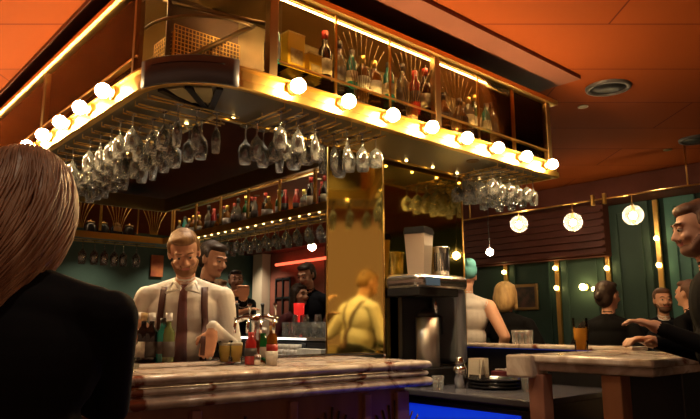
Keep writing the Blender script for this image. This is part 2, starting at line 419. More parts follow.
# antique back panels of the front and left runs
back_m = mat('antique_back', (.38, .27, .11), .4, .35, var=.45, vscale=3, bump=.1, bscale=6)
MB().box(((X0 + .62 + X1 - .06) / 2, Y0 + W - .01, (ZB + .035 + ZT) / 2), (X1 - .06 - X0 - .62, .012, ZT - ZB - .06)).build('back_panel', back_m, parent=canopy)
MB().box((X0 + W - .01, (Y0 + .62 + Y1 - W) / 2, (ZB + .035 + ZT) / 2), (.012, Y1 - W - Y0 - .62, ZT - ZB - .06)).build('back_panel', back_m, parent=canopy)
# glass shelf lip along the front (the thin brass line across the panes)
MB().box(((1.9 + 4.66) / 2, Y0 + .004, ZR + .10), (2.76, .012, .010)).build('shelf_edge', brass, parent=canopy)
MB().box(((1.9 + 4.66) / 2, Y0 + .24, ZR + .10), (2.72, .40, .008)).build('shelf', clear, parent=canopy)
MB().box((X0 + .004, (Y0 + R + Y1) / 2, ZR + .10), (.012, Y1 - Y0 - R, .010)).build('shelf_edge', brass, parent=canopy)
MB().box((X1 - W + .06, 6.4, ZT - .05), (.006, 5.2, .006)).build('led_strip', mat('shelf_fill', (1, .8, .5), .5, emit=55, ecol=(1, .70, .40)), parent=canopy)  # added strip hidden behind the inner top rail, brightens the side shelf bottles
MB().box((3.2, Y1 - W + .06, ZT - .05), (2.0, .006, .006)).build('led_strip', MATS['shelf_fill'], parent=canopy)  # same added hidden fill for the far shelf
# top led strips inside the display
MB().box((3.2, Y0 + .08, ZT - .045), (2.7, .006, .006)).build('led_strip', mat('display_led', (1, .8, .5), .5, emit=70, ecol=(1, .62, .26)), parent=canopy)
MB().box((X0 + .08, 6.3, ZT - .045), (.006, 6.2, .006)).build('led_strip', MATS['display_led'], parent=canopy)
# fan shaped brass rods behind each pane
def fan(cx, run, w=.40, n=9):
    m = MB()
    for k in range(n):
        t = k / (n - 1) * 2 - 1
        pts = []
        for j in range(9):
            q = j / 8
            off = t * w / 2 * (.25 + .75 * (q ** 1.7)) ; z = ZR + .02 + q * (ZT - ZR - .08) * (1 - .18 * abs(t))
            pts.append((cx + off, Y0 + .035, z) if run == 'x' else (X0 + .035, cx + off, z) if run == 'y' else (cx + off, Y1 - W + .05, z))
        m.tube(pts, .0024 if run != 'far' else .006, 5)
    m.build('fan_rods', brass if run == 'far' else brass_dark, parent=canopy)
for cx in (2.55, 3.01, 3.475, 3.94, 4.41): fan(cx, 'x')
for k in range(10): fan(Y0 + R + .31 + k * .55, 'y', .44)
for k in range(4): fan(X0 + 1.17 + k * .55, 'far', .42, 7)
# perforated brass screens at the corner
def screen(c, dirv, w, h, name='mesh_screen', mt=brass):
    m = MB(); dx, dy = dirv
    nx, nz = int(w / .022), int(h / .022)
    for i in range(nx + 1):
        t = -w/2 + w * i / nx; m.box((c[0] + dx * t, c[1] + dy * t, c[2]), (.004, .004, h))
    for j in range(nz + 1):
        z = c[2] - h/2 + h * j / nz
        m.box((c[0], c[1], z), (w, .004, .004), rz=math.atan2(dy, dx))
    m.build(name, mt, parent=canopy)
screen((1.66, 3.10, 2.80), (1, 0), .42, .26, mt=brass_rail); screen((1.46, 3.24, 2.78), (0, 1), .26, .24, mt=brass_rail)
MB().box((1.66, 3.16, 2.85), (.46, .01, .56)).build('corner_back', mat('corner_brown', (.20, .11, .05), .45, .3, var=.3), parent=canopy)
# curved brass tubes above the corner and diagonal brace
m = MB(); m.tube([(*p, 2.90) for p in arc(X0 + R, Y0 + R, R - .05, PI * .98, 1.52 * PI, 16)], .010); m.build('curved_tube', brass_dark, parent=canopy)
m = MB(); m.tube([(*p, 3.06) for p in arc(X0 + R, Y0 + R, R - .02, PI * .98, 1.52 * PI, 16)], .010); m.build('curved_tube', brass, parent=canopy)
m = MB(); m.tube([(1.40, 2.95, 2.64), (2.0, 3.15, 3.12)], .014); m.build('brace', brass_dark, parent=canopy)
m = MB(); m.tube([(1.85, 2.80, 2.95), (1.42, 3.2, 3.10)], .012); m.build('brace', brass_dark, parent=canopy)
# bulbs along the rail
bulb_me = MB().sphere((0, 0, 0), .042, 16, 12).mesh('bulb', bulb_m)
m = MB(); m.lathe([(0, .0), (.040, .0), (.040, .008), (.036, .014), (.022, .016), (.018, .05), (0, .05)], n=16); collar_me = m.mesh('bulb_collar', brass)
def rail_bulb(x, y, dx, dy):
    c = link_me('bulb_holder', collar_me, canopy, (x, y, 2.575)); c.rotation_euler = Vector((dx, dy, 0)).to_track_quat('Z', 'Y').to_euler()
    b = link_me('bulb', bulb_me, c, (0, 0, .062))
x7 = 4.67
for k in range(8): rail_bulb(1.98 + k * .369, Y0 - .012, 0, -1)
for k in range(17): rail_bulb(X0 - .012, 3.44 + k * .369, -1, 0)
# underside: dark ribs and pale fabric liners in the corner
for k, a in enumerate([1.12, 1.25, 1.38]):
    c, s_ = math.cos(a * PI), math.sin(a * PI)
    m = MB(); m.box((X0 + R + c * .22, Y0 + R + s_ * .22, ZB + .004), (.36, .035, .02), rz=a * PI); m.build('under_rib', black, parent=canopy)
m = MB()
for a in (1.19, 1.31):
    c, s_ = math.cos(a * PI), math.sin(a * PI); m.box((X0 + R + c * .28, Y0 + R + s_ * .28, ZB + .006), (.22, .09, .012), rz=a * PI)
m.build('under_liner', mat('khaki_liner', (.50, .46, .24), .7), parent=canopy)

# glass racks: pairs of gold rails under the canopy
def rack(p0, p1, parent=canopy):
    p0, p1 = Vector(p0), Vector(p1); d = (p1 - p0).normalized(); n_ = Vector((-d.y, d.x, 0)) * .022
    m = MB()
    for s_ in (-1, 1):
        m.tube([p0 + n_ * s_, p1 + n_ * s_], .005, 6)
    for q in (0, .5, 1):
        c = p0.lerp(p1, q); m.cyl(c + n_, c + n_ + Vector((0, 0, .05)), .003, n=6)
    m.build('glass_rack', brass, parent=parent)

# wine glasses hanging by the foot (origin at the foot, bowl below)
def glass_parts(n=16, h=.21, br=.036, single=False):
    bowl = [(0, -.085), (.012, -.088), (br * .85, -.112), (br, -.14), (br * .95, -.175), (br * .80, -h), (br * .77, -h), (br * .92, -.175), (br * .96, -.14), (br * .80, -.114), (.008, -.092), (0, -.091)]
    stem = [(.0, -.004), (.010, -.006), (.004, -.018), (.0035, -.07), (.010, -.087), (0, -.088)]
    foot = [(0, 0), (.034, 0), (.0355, -.002), (.012, -.0055), (0, -.006)]
    return bowl, stem, foot
bp_, st_, ft_ = glass_parts()
m = MB(); m.lathe(bp_, n=20); bowl_me = m.mesh('bowl', glassm)
m = MB(); m.lathe(st_, n=10); stem_me = m.mesh('stem', glassm)
m = MB(); m.lathe(ft_, n=20); foot_me = m.mesh('foot', glassm)
# champagne flute / tulip variant
m = MB(); m.lathe([(0, -.09), (.010, -.092), (.022, -.12), (.026, -.16), (.020, -.225), (.018, -.225), (.023, -.16), (.019, -.122), (.006, -.097), (0, -.096)], n=18); flute_me = m.mesh('bowl', glassm)
m = MB(); m.lathe([(0, -.075), (.012, -.078), (.040, -.105), (.047, -.14), (.036, -.19), (.033, -.19), (.043, -.14), (.036, -.108), (.008, -.082), (0, -.081)], n=20); balloon_me = m.mesh('bowl', glassm)
m = MB(); m.lathe(bp_, n=12); m.lathe(st_, n=8); m.lathe(ft_, n=12); simple_me = m.mesh('wine_glass', glassm)
def hanging_proto(bme, lab, group):
    r = empty('wine_glass', lab, 'wine glass', group=group)
    link_me('bowl', bme, r); link_me('stem', stem_me, r); link_me('foot', foot_me, r); return r
gA = ('wine glass hanging foot-up from the near left rack below the rounded canopy corner', 'wine glasses on the near left rack')
gB = ('wine glass hanging foot-up below the front rail under the first three bulbs', 'wine glasses on the front rack')
gC = ('wine glass hanging foot-up near the far end of the front rail above the coffee machine', 'wine glasses on the rack above the coffee machine')
ZG = ZB - .018
first = None
def hang(bme, xy, g, protos={}):
    key = (bme.name, g[1]); j = (xy[0] + random.uniform(-.006, .006), xy[1] + random.uniform(-.006, .006), ZG)
    if key not in protos: protos[key] = hanging_proto(bme, *g); o = protos[key]; o.location = j; o.rotation_euler.z = random.random() * 6; o.scale = (1.08,) * 3
    else: o = dup(protos[key], j, random.random() * 6, scale=random.uniform(1.04, 1.14))
    return o
for k in range(13):
    y = 3.12 + k * .165
    rack((X0 + .06, y, ZG - .004 + .004), (X0 + W + (.10 if k < 2 else 0), y, ZG))
    for i in range(4):
        if k < 2 and i == 0: continue
        if (k * 7 + i * 3) % 9 == 4: continue
        hang(bowl_me if (k % 5) else flute_me, (X0 + .11 + i * .118, y), gA)
for k in range(7):
    x = 2.0 + k * .125
    rack((x, Y0 + .05, ZG), (x, Y0 + W, ZG))
    for i in range(4):
        if (k, i) in ((5, 3), (3, 0), (4, 3), (0, 1), (6, 2)): continue
        hang([bowl_me, bowl_me, flute_me, balloon_me, flute_me, bowl_me, balloon_me][k], (x, Y0 + .12 + i * .118), gB)
for k in range(6):
    x = 4.0 + k * .115
    rack((x, Y0 + .05, ZG), (x, Y0 + W, ZG))
    for i in range(4): hang(bowl_me if k % 2 else balloon_me, (x, Y0 + .12 + i * .115), gC)
# far racks (small in the picture)
y_ = Y1 - W + .08
rack((X0 + .5, y_, ZG), (X1 - .6, y_, ZG)); rack((X1 - W + .1, 4.6, ZG), (X1 - W + .1, 9.0, ZG)); rack((X1 - W + .3, 4.6, ZG), (X1 - W + .3, 9.0, ZG))
for k, u in enumerate([83, 95, 105, 115, 124, 137]):
    p = PD(u, 244, y_)
    tag(link_me('wine_glass', simple_me, None, (p.x, y_, ZG)), 'wine glass hanging in the single row under the far shelf left of the bartender', 'wine glass', 'wine glasses under the far shelf').scale = (1.65,) * 3
for k in range(20):
    y = 4.75 + k * .215
    for xx in (X1 - W + .1, X1 - W + .3):
        tag(link_me('wine_glass', simple_me, None, (xx, y, ZG), k), 'wine glass hanging under the long side shelf between bartender and gold pillar', 'wine glass', 'wine glasses under the side shelf').scale = (1.25,) * 3
# small amber lamps under the side shelf
lamp_me = MB().lathe([(0, -.010), (.009, -.009), (.011, 0)], n=10).mesh('shelf_lamp', amber_led)
for k in range(24): link_me('shelf_lamp', lamp_me, canopy, (X1 - W + .04, 4.8 + k * .18, ZB + .01))
for k in range(9): link_me('shelf_lamp', lamp_me, canopy, (1.9 + k * .3, Y0 + W - .04, ZB + .01))
for k in range(9): link_me('shelf_lamp', lamp_me, canopy, (X0 + W - .04, Y0 + .75 + k * .45, ZB + .01))

# ------------------------------------------------------------------ bottles
def bottle_proto(kind, glass, capmat, labmat, lab, group, cat='bottle'):
    r = empty(kind + '_bottle', lab, cat, group=group)
    if kind == 'wine': prof = [(0, 0), (.036, 0), (.038, .006), (.038, .19), (.030, .215), (.015, .235), (.014, .285), (.016, .288), (.016, .30), (0, .30)]; lz, lh, lr, top = .10, .09, .0385, .30
    elif kind == 'liquor': prof = [(0, 0), (.042, 0), (.045, .008), (.045, .15), (.040, .175), (.018, .195), (.016, .24), (.018, .245), (0, .245)]; lz, lh, lr, top = .085, .08, .0455, .245
    elif kind == 'gin': prof = [(0, 0), (.034, 0), (.036, .006), (.034, .20), (.020, .225), (.018, .27), (0, .27)]; lz, lh, lr, top = .11, .07, .0355, .27
    else: prof = [(0, 0), (.048, 0), (.055, .03), (.052, .08), (.030, .13), (.016, .16), (.015, .20), (0, .20)]; lz, lh, lr, top = .055, .04, .0565, .20
    MB().lathe(prof, n=14).build('bottle_body', glass, parent=r)
    MB().lathe([(0, top + .0), (.0175, top + .0), (.0175, top - .035), (.0190, top - .035), (.0190, top + .014), (0, top + .016)], n=12).build('cap', capmat, parent=r)
    MB().lathe([(lr - .001, lz - lh / 2), (lr + .0012, lz - lh / 2), (lr + .0012, lz + lh / 2), (lr - .001, lz + lh / 2)], n=14).build('label', labmat, parent=r)
    return r
variants = [('wine', black_b, capm, lab_cream, 'black wine bottle with red cap'), ('liquor', amber_b, cap_gold, lab_white, 'amber spirits bottle with gold cap'),
            ('gin', teal_b, black, lab_cream, 'teal bottle with dark cap'), ('liquor', clear_b, cap_gold, lab_cream, 'clear spirits bottle with cream label'),
            ('wine', olive_b, cap_gold, lab_white, 'dark green wine bottle with gold cap'), ('round', amber_b, black, lab_dark, 'round squat amber bottle'),
            ('gin', red_b, capm, lab_dark, 'slim red bottle'), ('gin', clear_b, capm, lab_dark, 'tall clear bottle with red cap'), ('wine', clear_b, black, lab_dark, 'clear tall bottle with dark label')]
def shelf_bottles(spots, where, group, sc_=1.0):
    protos = {}
    for i, (x, y, z) in enumerate(spots):
        v = random.choice(variants) if i > 8 else variants[i]
        if v[4] not in protos:
            o = bottle_proto(*v[:4], v[4] + ' ' + where, group); o.location = (x, y, z); o.scale = (sc_,) * 3; protos[v[4]] = o
        else: dup(protos[v[4]], (x, y, z), random.random() * 6, scale=sc_ * random.uniform(.94, 1.06))
ZS = ZB + .036; ZS2 = ZR + .104
sp = []
x = 2.33
while x < 4.6:
    sp.append((x, Y0 + random.uniform(.12, .2), ZS2)); x += random.uniform(.095, .15)
random.shuffle(sp); shelf_bottles(sp, 'behind the glass of the front display', 'bottles in the front display', 1.12)
sp = []
y = 3.7
while y < 8.8:
    sp.append((X0 + random.uniform(.15, .3), y, ZS)); y += random.uniform(.16, .28)
random.shuffle(sp); shelf_bottles(sp, 'inside the left glass display', 'bottles in the left display')
sp = []
y = 4.55
while y < 8.9:
    sp.append((X1 - W + random.uniform(.1, .2), y, ZS)); y += random.uniform(.11, .15)
random.shuffle(sp); shelf_bottles(sp, 'on the open side shelf behind the bartender', 'bottles on the side shelf', 1.28)
# yellow cartons behind the first bulb and a big green bottle at the wide post
for (x, w, h, lab) in [(2.10, .125, .26, 'yellow carton standing in the display just behind the first bulb'), (2.245, .10, .17, 'shorter yellow carton right of the taller carton in the display')]:
    r = empty('carton', lab, 'carton', (x, Y0 + .16, ZS2))
    MB().box((0, 0, h / 2), (w, .10, h), bev=.003).build('box', yellow_box, parent=r)
    MB().box((0, -.0515, h * .45), (w * .7, .002, h * .35)).build('label', mat('carton_label', (.35, .22, .05), .6, col2=(.6, .5, .3), vscale=30), parent=r)
    MB().box((0, 0, h + .004), (w * 1.01, .102, .008)).build('lid', mat('carton_lid', (.8, .6, .2), .5), parent=r)
o = bottle_proto('liquor', teal_b, capm, lab_dark, 'large dark teal bottle with red neck right beside the wide bronze post', None); o.location = (1.955, Y0 + .15, ZR + .12 - .015); o.scale = (1.05, 1.05, 1.35)
# cane baskets / dark jars on far shelf
for k in range(4):
    p = PD(91 + k * 13, 225, Y1 - W + .2)
    r = empty('storage_jar', 'dark jar standing in the row on the far left shelf', 'jar', (p.x, Y1 - W + .22, ZS), group='dark jars on the far shelf')
    MB().lathe([(0, 0), (.07, 0), (.085, .04), (.08, .18), (.055, .21), (0, .21)], n=14).build('jar_body', black_gloss, parent=r)
    MB().lathe([(0, .21), (.06, .21), (.06, .235), (.015, .24), (.012, .26), (0, .262)], n=14).build('lid', brass_dark, parent=r)

# ------------------------------------------------------------------ front bar counter
ZC = 1.075
BX0, BX1, BY0, BD = .45, 2.98, 2.63, .42
bar = empty('bar_counter', 'long veined marble bar counter with stepped rounded edge in the foreground', 'bar counter')
def roll(r, zc, o=0, n=7): return [(o + r * math.cos(t), zc + r * math.sin(t)) for t in [PI/2 - PI * i / (n - 1) for i in range(n)]]
prof = [(-.10, ZC), (-.02, ZC)] + roll(.021, ZC - .021, -.012) + [(-.03, ZC - .05), (-.03, ZC - .056)] + roll(.016, ZC - .072, -.022, 6) + [(-.045, ZC - .094)] + roll(.026, ZC - .120, -.012) + [(-.06, ZC - .148), (-.10, ZC - .148)]
path = [(BX0, 6.2), (BX0, BY0), (BX1, BY0), (BX1, BY0 + BD)]
m = MB(); m.sweep(path, prof)
i_ = .095
m.prism([(BX0 + i_, 6.2), (BX0 + i_, BY0 + i_), (BX1 - i_, BY0 + i_), (BX1 - i_, BY0 + BD), (BX0 + BD, BY0 + BD), (BX0 + BD, 6.2)], ZC - .14, ZC - .0002)
m.build('marble_top', marble, parent=bar)
i_ = .11
MB().prism([(BX0 + i_, 6.1), (BX0 + i_, BY0 + i_), (BX1 - i_, BY0 + i_), (BX1 - i_, BY0 + BD - .02), (BX0 + BD - .02, BY0 + BD - .02), (BX0 + BD - .02, 6.1)], 0, ZC - .141).build('front_panel', wood, parent=bar)
for cx in (1.2, 1.75, 2.3, 2.78):
    m = MB()
    for k in range(9):
        t = (k / 8 * 2 - 1); pts = [(cx + t * .20 * (.15 + .85 * (j / 6) ** 1.6), BY0 + i_ - .006, .45 + j / 6 * (.40 - .10 * abs(t))) for j in range(7)]
        m.tube(pts, .006, 6)
    m.build('fan_moulding', darkwood, parent=bar)
for x in (.95, 1.48, 2.03, 2.55): MB().box((x, BY0 + i_ - .01, .45), (.05, .03, .9), bev=.004).build('pilaster', pinkstone, parent=bar)
MB().box((BX1 - i_ - .04, BY0 + i_ + .02, .45), (.10, .10, .9), bev=.006).build('pilaster', pinkstone, parent=bar)
MB().tube([(.7, BY0 - .08, .2), (3.0, BY0 - .08, .2)], .022).build('foot_rail', brass, parent=bar)
for x in (.9, 1.9, 2.9): MB().cyl((x, BY0 - .08, .2), (x, BY0 + i_, .2), .012).build('rail_bracket', brass, parent=bar)

# working surface behind the counter
YT = BY0 + BD + .01
tray = empty('bar_station', 'steel bar station with drip tray just behind the marble counter', 'bar station')
MB().box((2.0, YT + .15, .50), (2.10, .30, 1.0), bev=.004).build('cabinet', black, parent=tray)
MB().box((2.0, YT + .15, 1.03), (2.10, .30, .06), bev=.006).build('top', steel, parent=tray)
m = MB()
for y in (YT + .02, YT + .28): m.box((2.2, y, 1.08), (1.7, .012, .04), bev=.003)
for x in (1.36, 3.04): m.box((x, YT + .15, 1.08), (.012, .26, .04), bev=.003)
m.box((2.2, YT + .15, 1.066), (1.68, .25, .006)); m.build('drip_tray', chrome, parent=tray)
m = MB()
for k in range(40): m.box((1.40 + k * .042, YT + .15, 1.073), (.008, .24, .006))
m.build('grate', steel, parent=tray)
ZW = 1.077

def place(o, loc, rz=0): o.location = loc; o.rotation_euler.z = rz; return o
# bottles in the well, left
bspots = [(143, 'wine', black_b, mat('cork', (.55, .40, .22), .8), lab_white, 'dark wine bottle with cork and pale label, leftmost behind the counter'),
          (151, 'wine', black_b, cap_white, lab_dark, 'dark wine bottle with silver white foil cap, second behind the counter'),
          (163, 'gin', teal_b, black, lab_dark, 'slim dark blue bottle between the foil capped wine bottles'),
          (168, 'wine', mat('bottle_pale_green', (.25, .32, .12), .06, trans=.5), cap_white, lab_dark, 'pale green wine bottle with white foil cap by the bartender')]
for u, k, g, c, l, lab in bspots:
    o = bottle_proto(k, g, c, l, lab, None); o.location = (*UY(u, 3.33).xy, ZW); o.scale = (.9, .9, .86)
# small beers by the bartender's hand
def beer_glass(lab, loc, h=.125, r=.034, fill=.8, liquid=lager_m, handle=False, foam=True):
    o = empty('beer_glass', lab, 'glass', loc)
    MB().lathe([(0, 0), (r * .8, 0), (r * .86, .01), (r, h), (r - .003, h), (r * .82, .014), (0, .012)], n=20).build('glass', clear, parent=o)
    MB().lathe([(0, .014), (r * .80, .014), (r * (.8 + .17 * fill), h * fill), (0, h * fill)], n=20).build('beer', liquid, parent=o)
    if foam: MB().lathe([(0, h * fill + .0005), (r * (.8 + .16 * fill), h * fill + .0005), (r * (.8 + .17 * fill), h * fill + .012), (0, h * fill + .014)], n=20).build('foam', foam_m, parent=o)
    return o
beer_glass('half pint of golden beer beside the bartender\'s hand', (*UY(225, 3.52).xy, ZW))
beer_glass('half pint of golden beer right of the other half pint', (*UY(237, 3.52).xy, ZW))
# beer font
f = empty('beer_tap', 'chrome beer tap tower with several handles behind the bar', 'beer tap', (*UY(256, 3.58).xy, ZW), math.atan2(-FW.x, FW.y))
MB().lathe([(0, 0), (.055, 0), (.055, .012), (.028, .03), (.024, .20), (.030, .22), (.030, .26), (0, .265)], n=20).build('column', chrome, parent=f)
MB().tube([(-.12, 0, .235), (-.06, 0, .25), (.06, 0, .25), (.12, 0, .235)], .018, 10).build('crossbar', chrome, parent=f)
for k in range(4):
    x = -.105 + k * .07
    t = MB().tube([(x, -.01, .24), (x, -.06, .235), (x, -.085, .20), (x, -.085, .165)], .009, 8).build('spout', chrome, parent=f)
    MB().tube([(x, -.01, .25), (x, -.02, .30), (x, -.03, .325)], [.006, .008, .012], 8).build('handle', chrome if k % 2 else black, parent=t)
# items on the station
def cyl_thing(name, lab, cat, loc, prof, mt, group=None, n=16):
    o = MB().lathe(prof, n=n).build(name, mt); o.location = loc; return tag(o, lab, cat, group)
bt = bottle_proto('wine', green_bright, cap_white, lab_white, 'bright green glass bottle right of the beer tap', None); bt.location = (*UY(263, 3.62).xy, ZW); bt.scale = (1.1, 1.1, .62)
bt = bottle_proto('gin', red_b, capm, lab_dark, 'red sauce bottle in front of the beer tap', None); bt.location = (*UY(251, 3.5).xy, ZW); bt.scale = (.9, .9, .6)
bt = bottle_proto('gin', amber_b, cap_gold, lab_white, 'slim yellow necked bottle with red label right of the green bottle', None); bt.location = (*UY(272, 3.6).xy, ZW); bt.scale = (.9, .9, .72)
bt.children[2].data.materials[0] = capm
cyl_thing('container', 'white tub standing right of the green bottle', 'container', (*UY(272, 3.48).xy, ZW), [(0, 0), (.030, 0), (.034, .07), (.030, .07), (0, .066)], lab_white)
cyl_thing('metal_can', 'small steel can on the drip tray below the beer tap', 'can', (*UY(258, 3.42).xy, ZW), [(0, 0), (.018, 0), (.018, .055), (0, .058)], steel)
# far worktop along the customers' side
back = empty('back_counter', 'dark inner counter with a white lit glass shelf edge behind the taps', 'counter')
MB().box((3.42, 6.4, .49), (.26, 4.2, .98)).build('worktop', black_gloss, parent=back)
MB().box((3.74, 6.4, .57), (.36, 4.2, 1.14)).build('cabinet', black, parent=back)
MB().box((3.75, 6.4, 1.165), (.40, 4.24, .03), bev=.006).build('shelf', steel, parent=back)
MB().box((3.545, 6.3, 1.165), (.012, 3.4, .014)).build('led_edge', white_led, parent=back)
MB().box((3.554, 6.3, 1.06), (.012, 3.4, .14)).build('splash', mat('splash_grey', (.12, .13, .15), .15, .6), parent=back)
for k in range(4):
    MB().box((3.285, 4.85 + k * 1.03, .5), (.02, .9, .9), bev=.01).build('door', black_gloss, parent=back)
# glassware on the shelf
tumb = MB().lathe([(0, 0), (.030, 0), (.036, .10), (.034, .10), (.028, .008), (0, .008)], n=14).mesh('tumbler', glassm)
k = 0
for u in range(286, 328, 5):
    p = PX(u, 325, 3.66 + (k % 2) * .11)
    o = link_me('tumbler', tumb, None, (p.x, p.y, 1.181)); tag(o, 'upturned clear tumbler on the lit shelf left of the gold pillar', 'glass', 'tumblers on the lit shelf'); o.scale = (1.1, 1.1, 1.35); k += 1
for u in (296, 305, 318):
    p = PX(u, 325, 3.88)
    o = link_me('wine_glass', simple_me, None, (p.x, p.y, 1.181)); tag(o, 'wine glass standing among the tumblers on the lit shelf', 'glass', 'standing glasses on the lit shelf'); o.rotation_euler.x = PI; o.location.z = 1.181
    o.rotation_euler.x = PI
p = PX(299, 311, 3.82)
r = empty('candle_holder', 'small red glass candle holder above the tumblers on the lit shelf', 'candle holder', (p.x, p.y, 1.181))
MB().lathe([(0, 0), (.05, 0), (.05, .012), (.012, .02), (.012, .20), (.05, .215), (.055, .32), (.05, .32), (.045, .225), (0, .22)], n=16).build('holder', mat('red_glow', (.6, .01, .01), .3, emit=.5, ecol=(1, .03, .02)), parent=r)
MB().lathe([(0, .22), (.03, .22), (.03, .25), (0, .252)], n=12).build('candle', cream, parent=r)
# stacked cups and boxes on the far worktop
cup_me = MB().lathe([(0, 0), (.028, 0), (.036, .05), (.034, .05), (.026, .004), (0, .004)], n=14).mesh('cup', mat('cup_white', (.72, .68, .62), .4))
for i, u in enumerate([281, 287, 293, 298]):
    p = PX(u, 345, 3.42)
    for j in range(3):
        tag(link_me('cup', cup_me, None, (p.x, p.y, .981 + j * .045)), 'white stacked cup on the dark worktop left of the white boxes', 'cup', 'stacked white cups')
for i, (u, w) in enumerate([(306, .13), (314, .14), (321, .12)]):
    p = PX(u, 355, 3.40)
    o = MB().box((0, 0, .055), (.10, w, .11), bev=.004).build('napkin_box', lab_white); o.location = (p.x, p.y, .981)
    tag(o, ['leftmost of the three small white boxes beside the gold pillar', 'middle one of the three small white boxes beside the gold pillar', 'white box nearest the gold pillar on the worktop'][i], 'box')
# wine glass with rose by the woman's elbow
r = empty('wine_glass', 'glass of rosé standing on the bar beside the blonde woman\'s elbow', 'wine glass', (*UY(130, 3.0).xy, ZC))
MB().lathe([(0, 0), (.034, 0), (.034, .002), (.005, .008), (.004, .09), (.012, .10), (.034, .125), (.038, .15), (.030, .20), (.029, .20), (.036, .15), (.032, .127), (0, .105)], n=18).build('bowl', clear, parent=r)
MB().lathe([(0, .107), (.030, .126), (.035, .148), (0, .149)], n=18).build('wine', mat('rose_wine', (.7, .12, .12), .1, trans=.4), parent=r)

# ------------------------------------------------------------------ gold mirror pillar
pil = empty('mirror_pillar', 'square pillar clad in gold tinted mirror standing behind the bar end', 'pillar')
poly = [(3.26, 3.30), (3.06, 3.71), (3.46, 4.15), (4.19, 4.15), (4.19, 3.30)]
MB().prism(poly[::-1], 0, CZ - .036).build('cladding', mirror_gold, parent=pil)
m = MB()
for x, y in (poly[0], poly[1], poly[4]): m.cyl((x, y, 0), (x, y, CZ - .04), .007, n=8)
m.build('edge_trim', brass, parent=pil)

# ------------------------------------------------------------------ service counter with blue light
ZV = .88
sv = empty('service_counter', 'low dark service counter with blue lit fridge beside the bar end', 'counter')
MB().box((3.62, 2.64, ZV - .02), (1.02, 1.26, .04), bev=.008).build('top', mat('dark_top', (.07, .07, .09), .25), parent=sv)
MB().box((3.64, 2.64, .42), (.94, 1.22, .84)).build('cabinet', black, parent=sv)
d = MB().box((3.155, 2.53, .43), (.03, .96, .78), bev=.006).build('fridge_door', black, parent=sv)
MB().box((3.137, 2.53, .45), (.006, .84, .68)).build('lit_glass', blue_m, parent=d)
MB().box((3.12, 2.05, .42), (.02, .02, .36), bev=.005).build('handle', steel, parent=d)
MB().box((4.06, 2.72, 1.119), (.07, 1.1, .004))  .build('blue_fill_strip', mat('blue_fill', (0, .1, 1), .5, emit=.10, ecol=(.02, .08, 1)), parent=sv)  # added hidden emitter under the ledge, tints the counter top blue
# coffee brewer
cb = empty('coffee_brewer', 'black and steel coffee brewer on the service counter against the gold pillar', 'coffee machine')
MB().box((3.49, 3.09, ZV + .06), (.54, .32, .12), bev=.01).build('base', black_gloss, parent=cb)
MB().box((3.56, 3.24, 1.26), (.40, .04, .60)).build('back_panel', black_gloss, parent=cb)
MB().box((3.49, 3.09, 1.585), (.55, .34, .11), bev=.045, seg=4).build('hood', steel, parent=cb)
MB().box((3.44, 3.085, 1.515), (.42, .31, .06), bev=.008).build('brew_head', black, parent=cb)
MB().box((3.71, 3.08, 1.28), (.11, .28, .54), bev=.04, seg=3).build('side_column', mat('grey_blue_steel', (.30, .34, .40), .3, .7), parent=cb)
MB().box((3.36, 2.918, 1.585), (.14, .01, .06), bev=.003).build('display', mat('display_blue', (.10, .20, .45), .2), parent=cb)
MB().tube([(3.44, 2.99, 1.49), (3.44, 2.97, 1.42), (3.44, 2.97, 1.37)], .014).build('spout', chrome, parent=cb)
r = empty('coffee_flask', 'tall brushed steel coffee flask standing under the brewer head', 'flask', (3.44, 3.05, ZV + .121))
MB().lathe([(0, 0), (.078, 0), (.082, .01), (.082, .34), (0, .341)], n=28).build('flask_body', steel_brushed, parent=r)
MB().lathe([(0, .341), (.075, .341), (.070, .37), (.03, .40), (0, .405)], n=24).build('lid', black, parent=r)
MB().tube([(.07, -.02, .36), (.10, -.05, .34), (.10, -.05, .22)], .009).build('handle', black, parent=r)
zt = 1.6405
r = empty('coffee_hopper', 'tapered steel hopper with dark lid on top of the coffee brewer', 'hopper', (3.40, 3.08, zt), .3)
m = MB()
def taper(m, w0, w1, z0, z1, ox=0):
    a = [m.bm.verts.new((sx * w0 + ox, sy * w0, z0)) for sx, sy in ((-1, -1), (1, -1), (1, 1), (-1, 1))]
    b = [m.bm.verts.new((sx * w1 + ox, sy * w1, z1)) for sx, sy in ((-1, -1), (1, -1), (1, 1), (-1, 1))]
    m.bm.faces.new(a[::-1]); m.bm.faces.new(b)
    for i in range(4): m.bm.faces.new((a[i], a[(i+1) % 4], b[(i+1) % 4], b[i]))
taper(m, .062, .078, 0, .29); m.build('hopper_body', mat('warm_steel', (.60, .50, .42), .4, .6), parent=r)
m = MB(); taper(m, .084, .078, .291, .34); m.build('lid', black_gloss, parent=r)
r = empty('perforated_bin', 'round steel bin with slotted side right of the tapered hopper', 'bin', (3.62, 3.07, zt))
MB().lathe([(0, 0), (.062, 0), (.065, .20), (.070, .205), (.070, .215), (.060, .215), (.058, .01), (0, .01)], n=28).build('bin_body', steel, parent=r)
m = MB()
for k in range(12):
    a = PI + k / 11 * PI; m.box((.064 * math.cos(a), .064 * math.sin(a), .10), (.006, .008, .13), rz=a)
m.build('slots', black, parent=r)

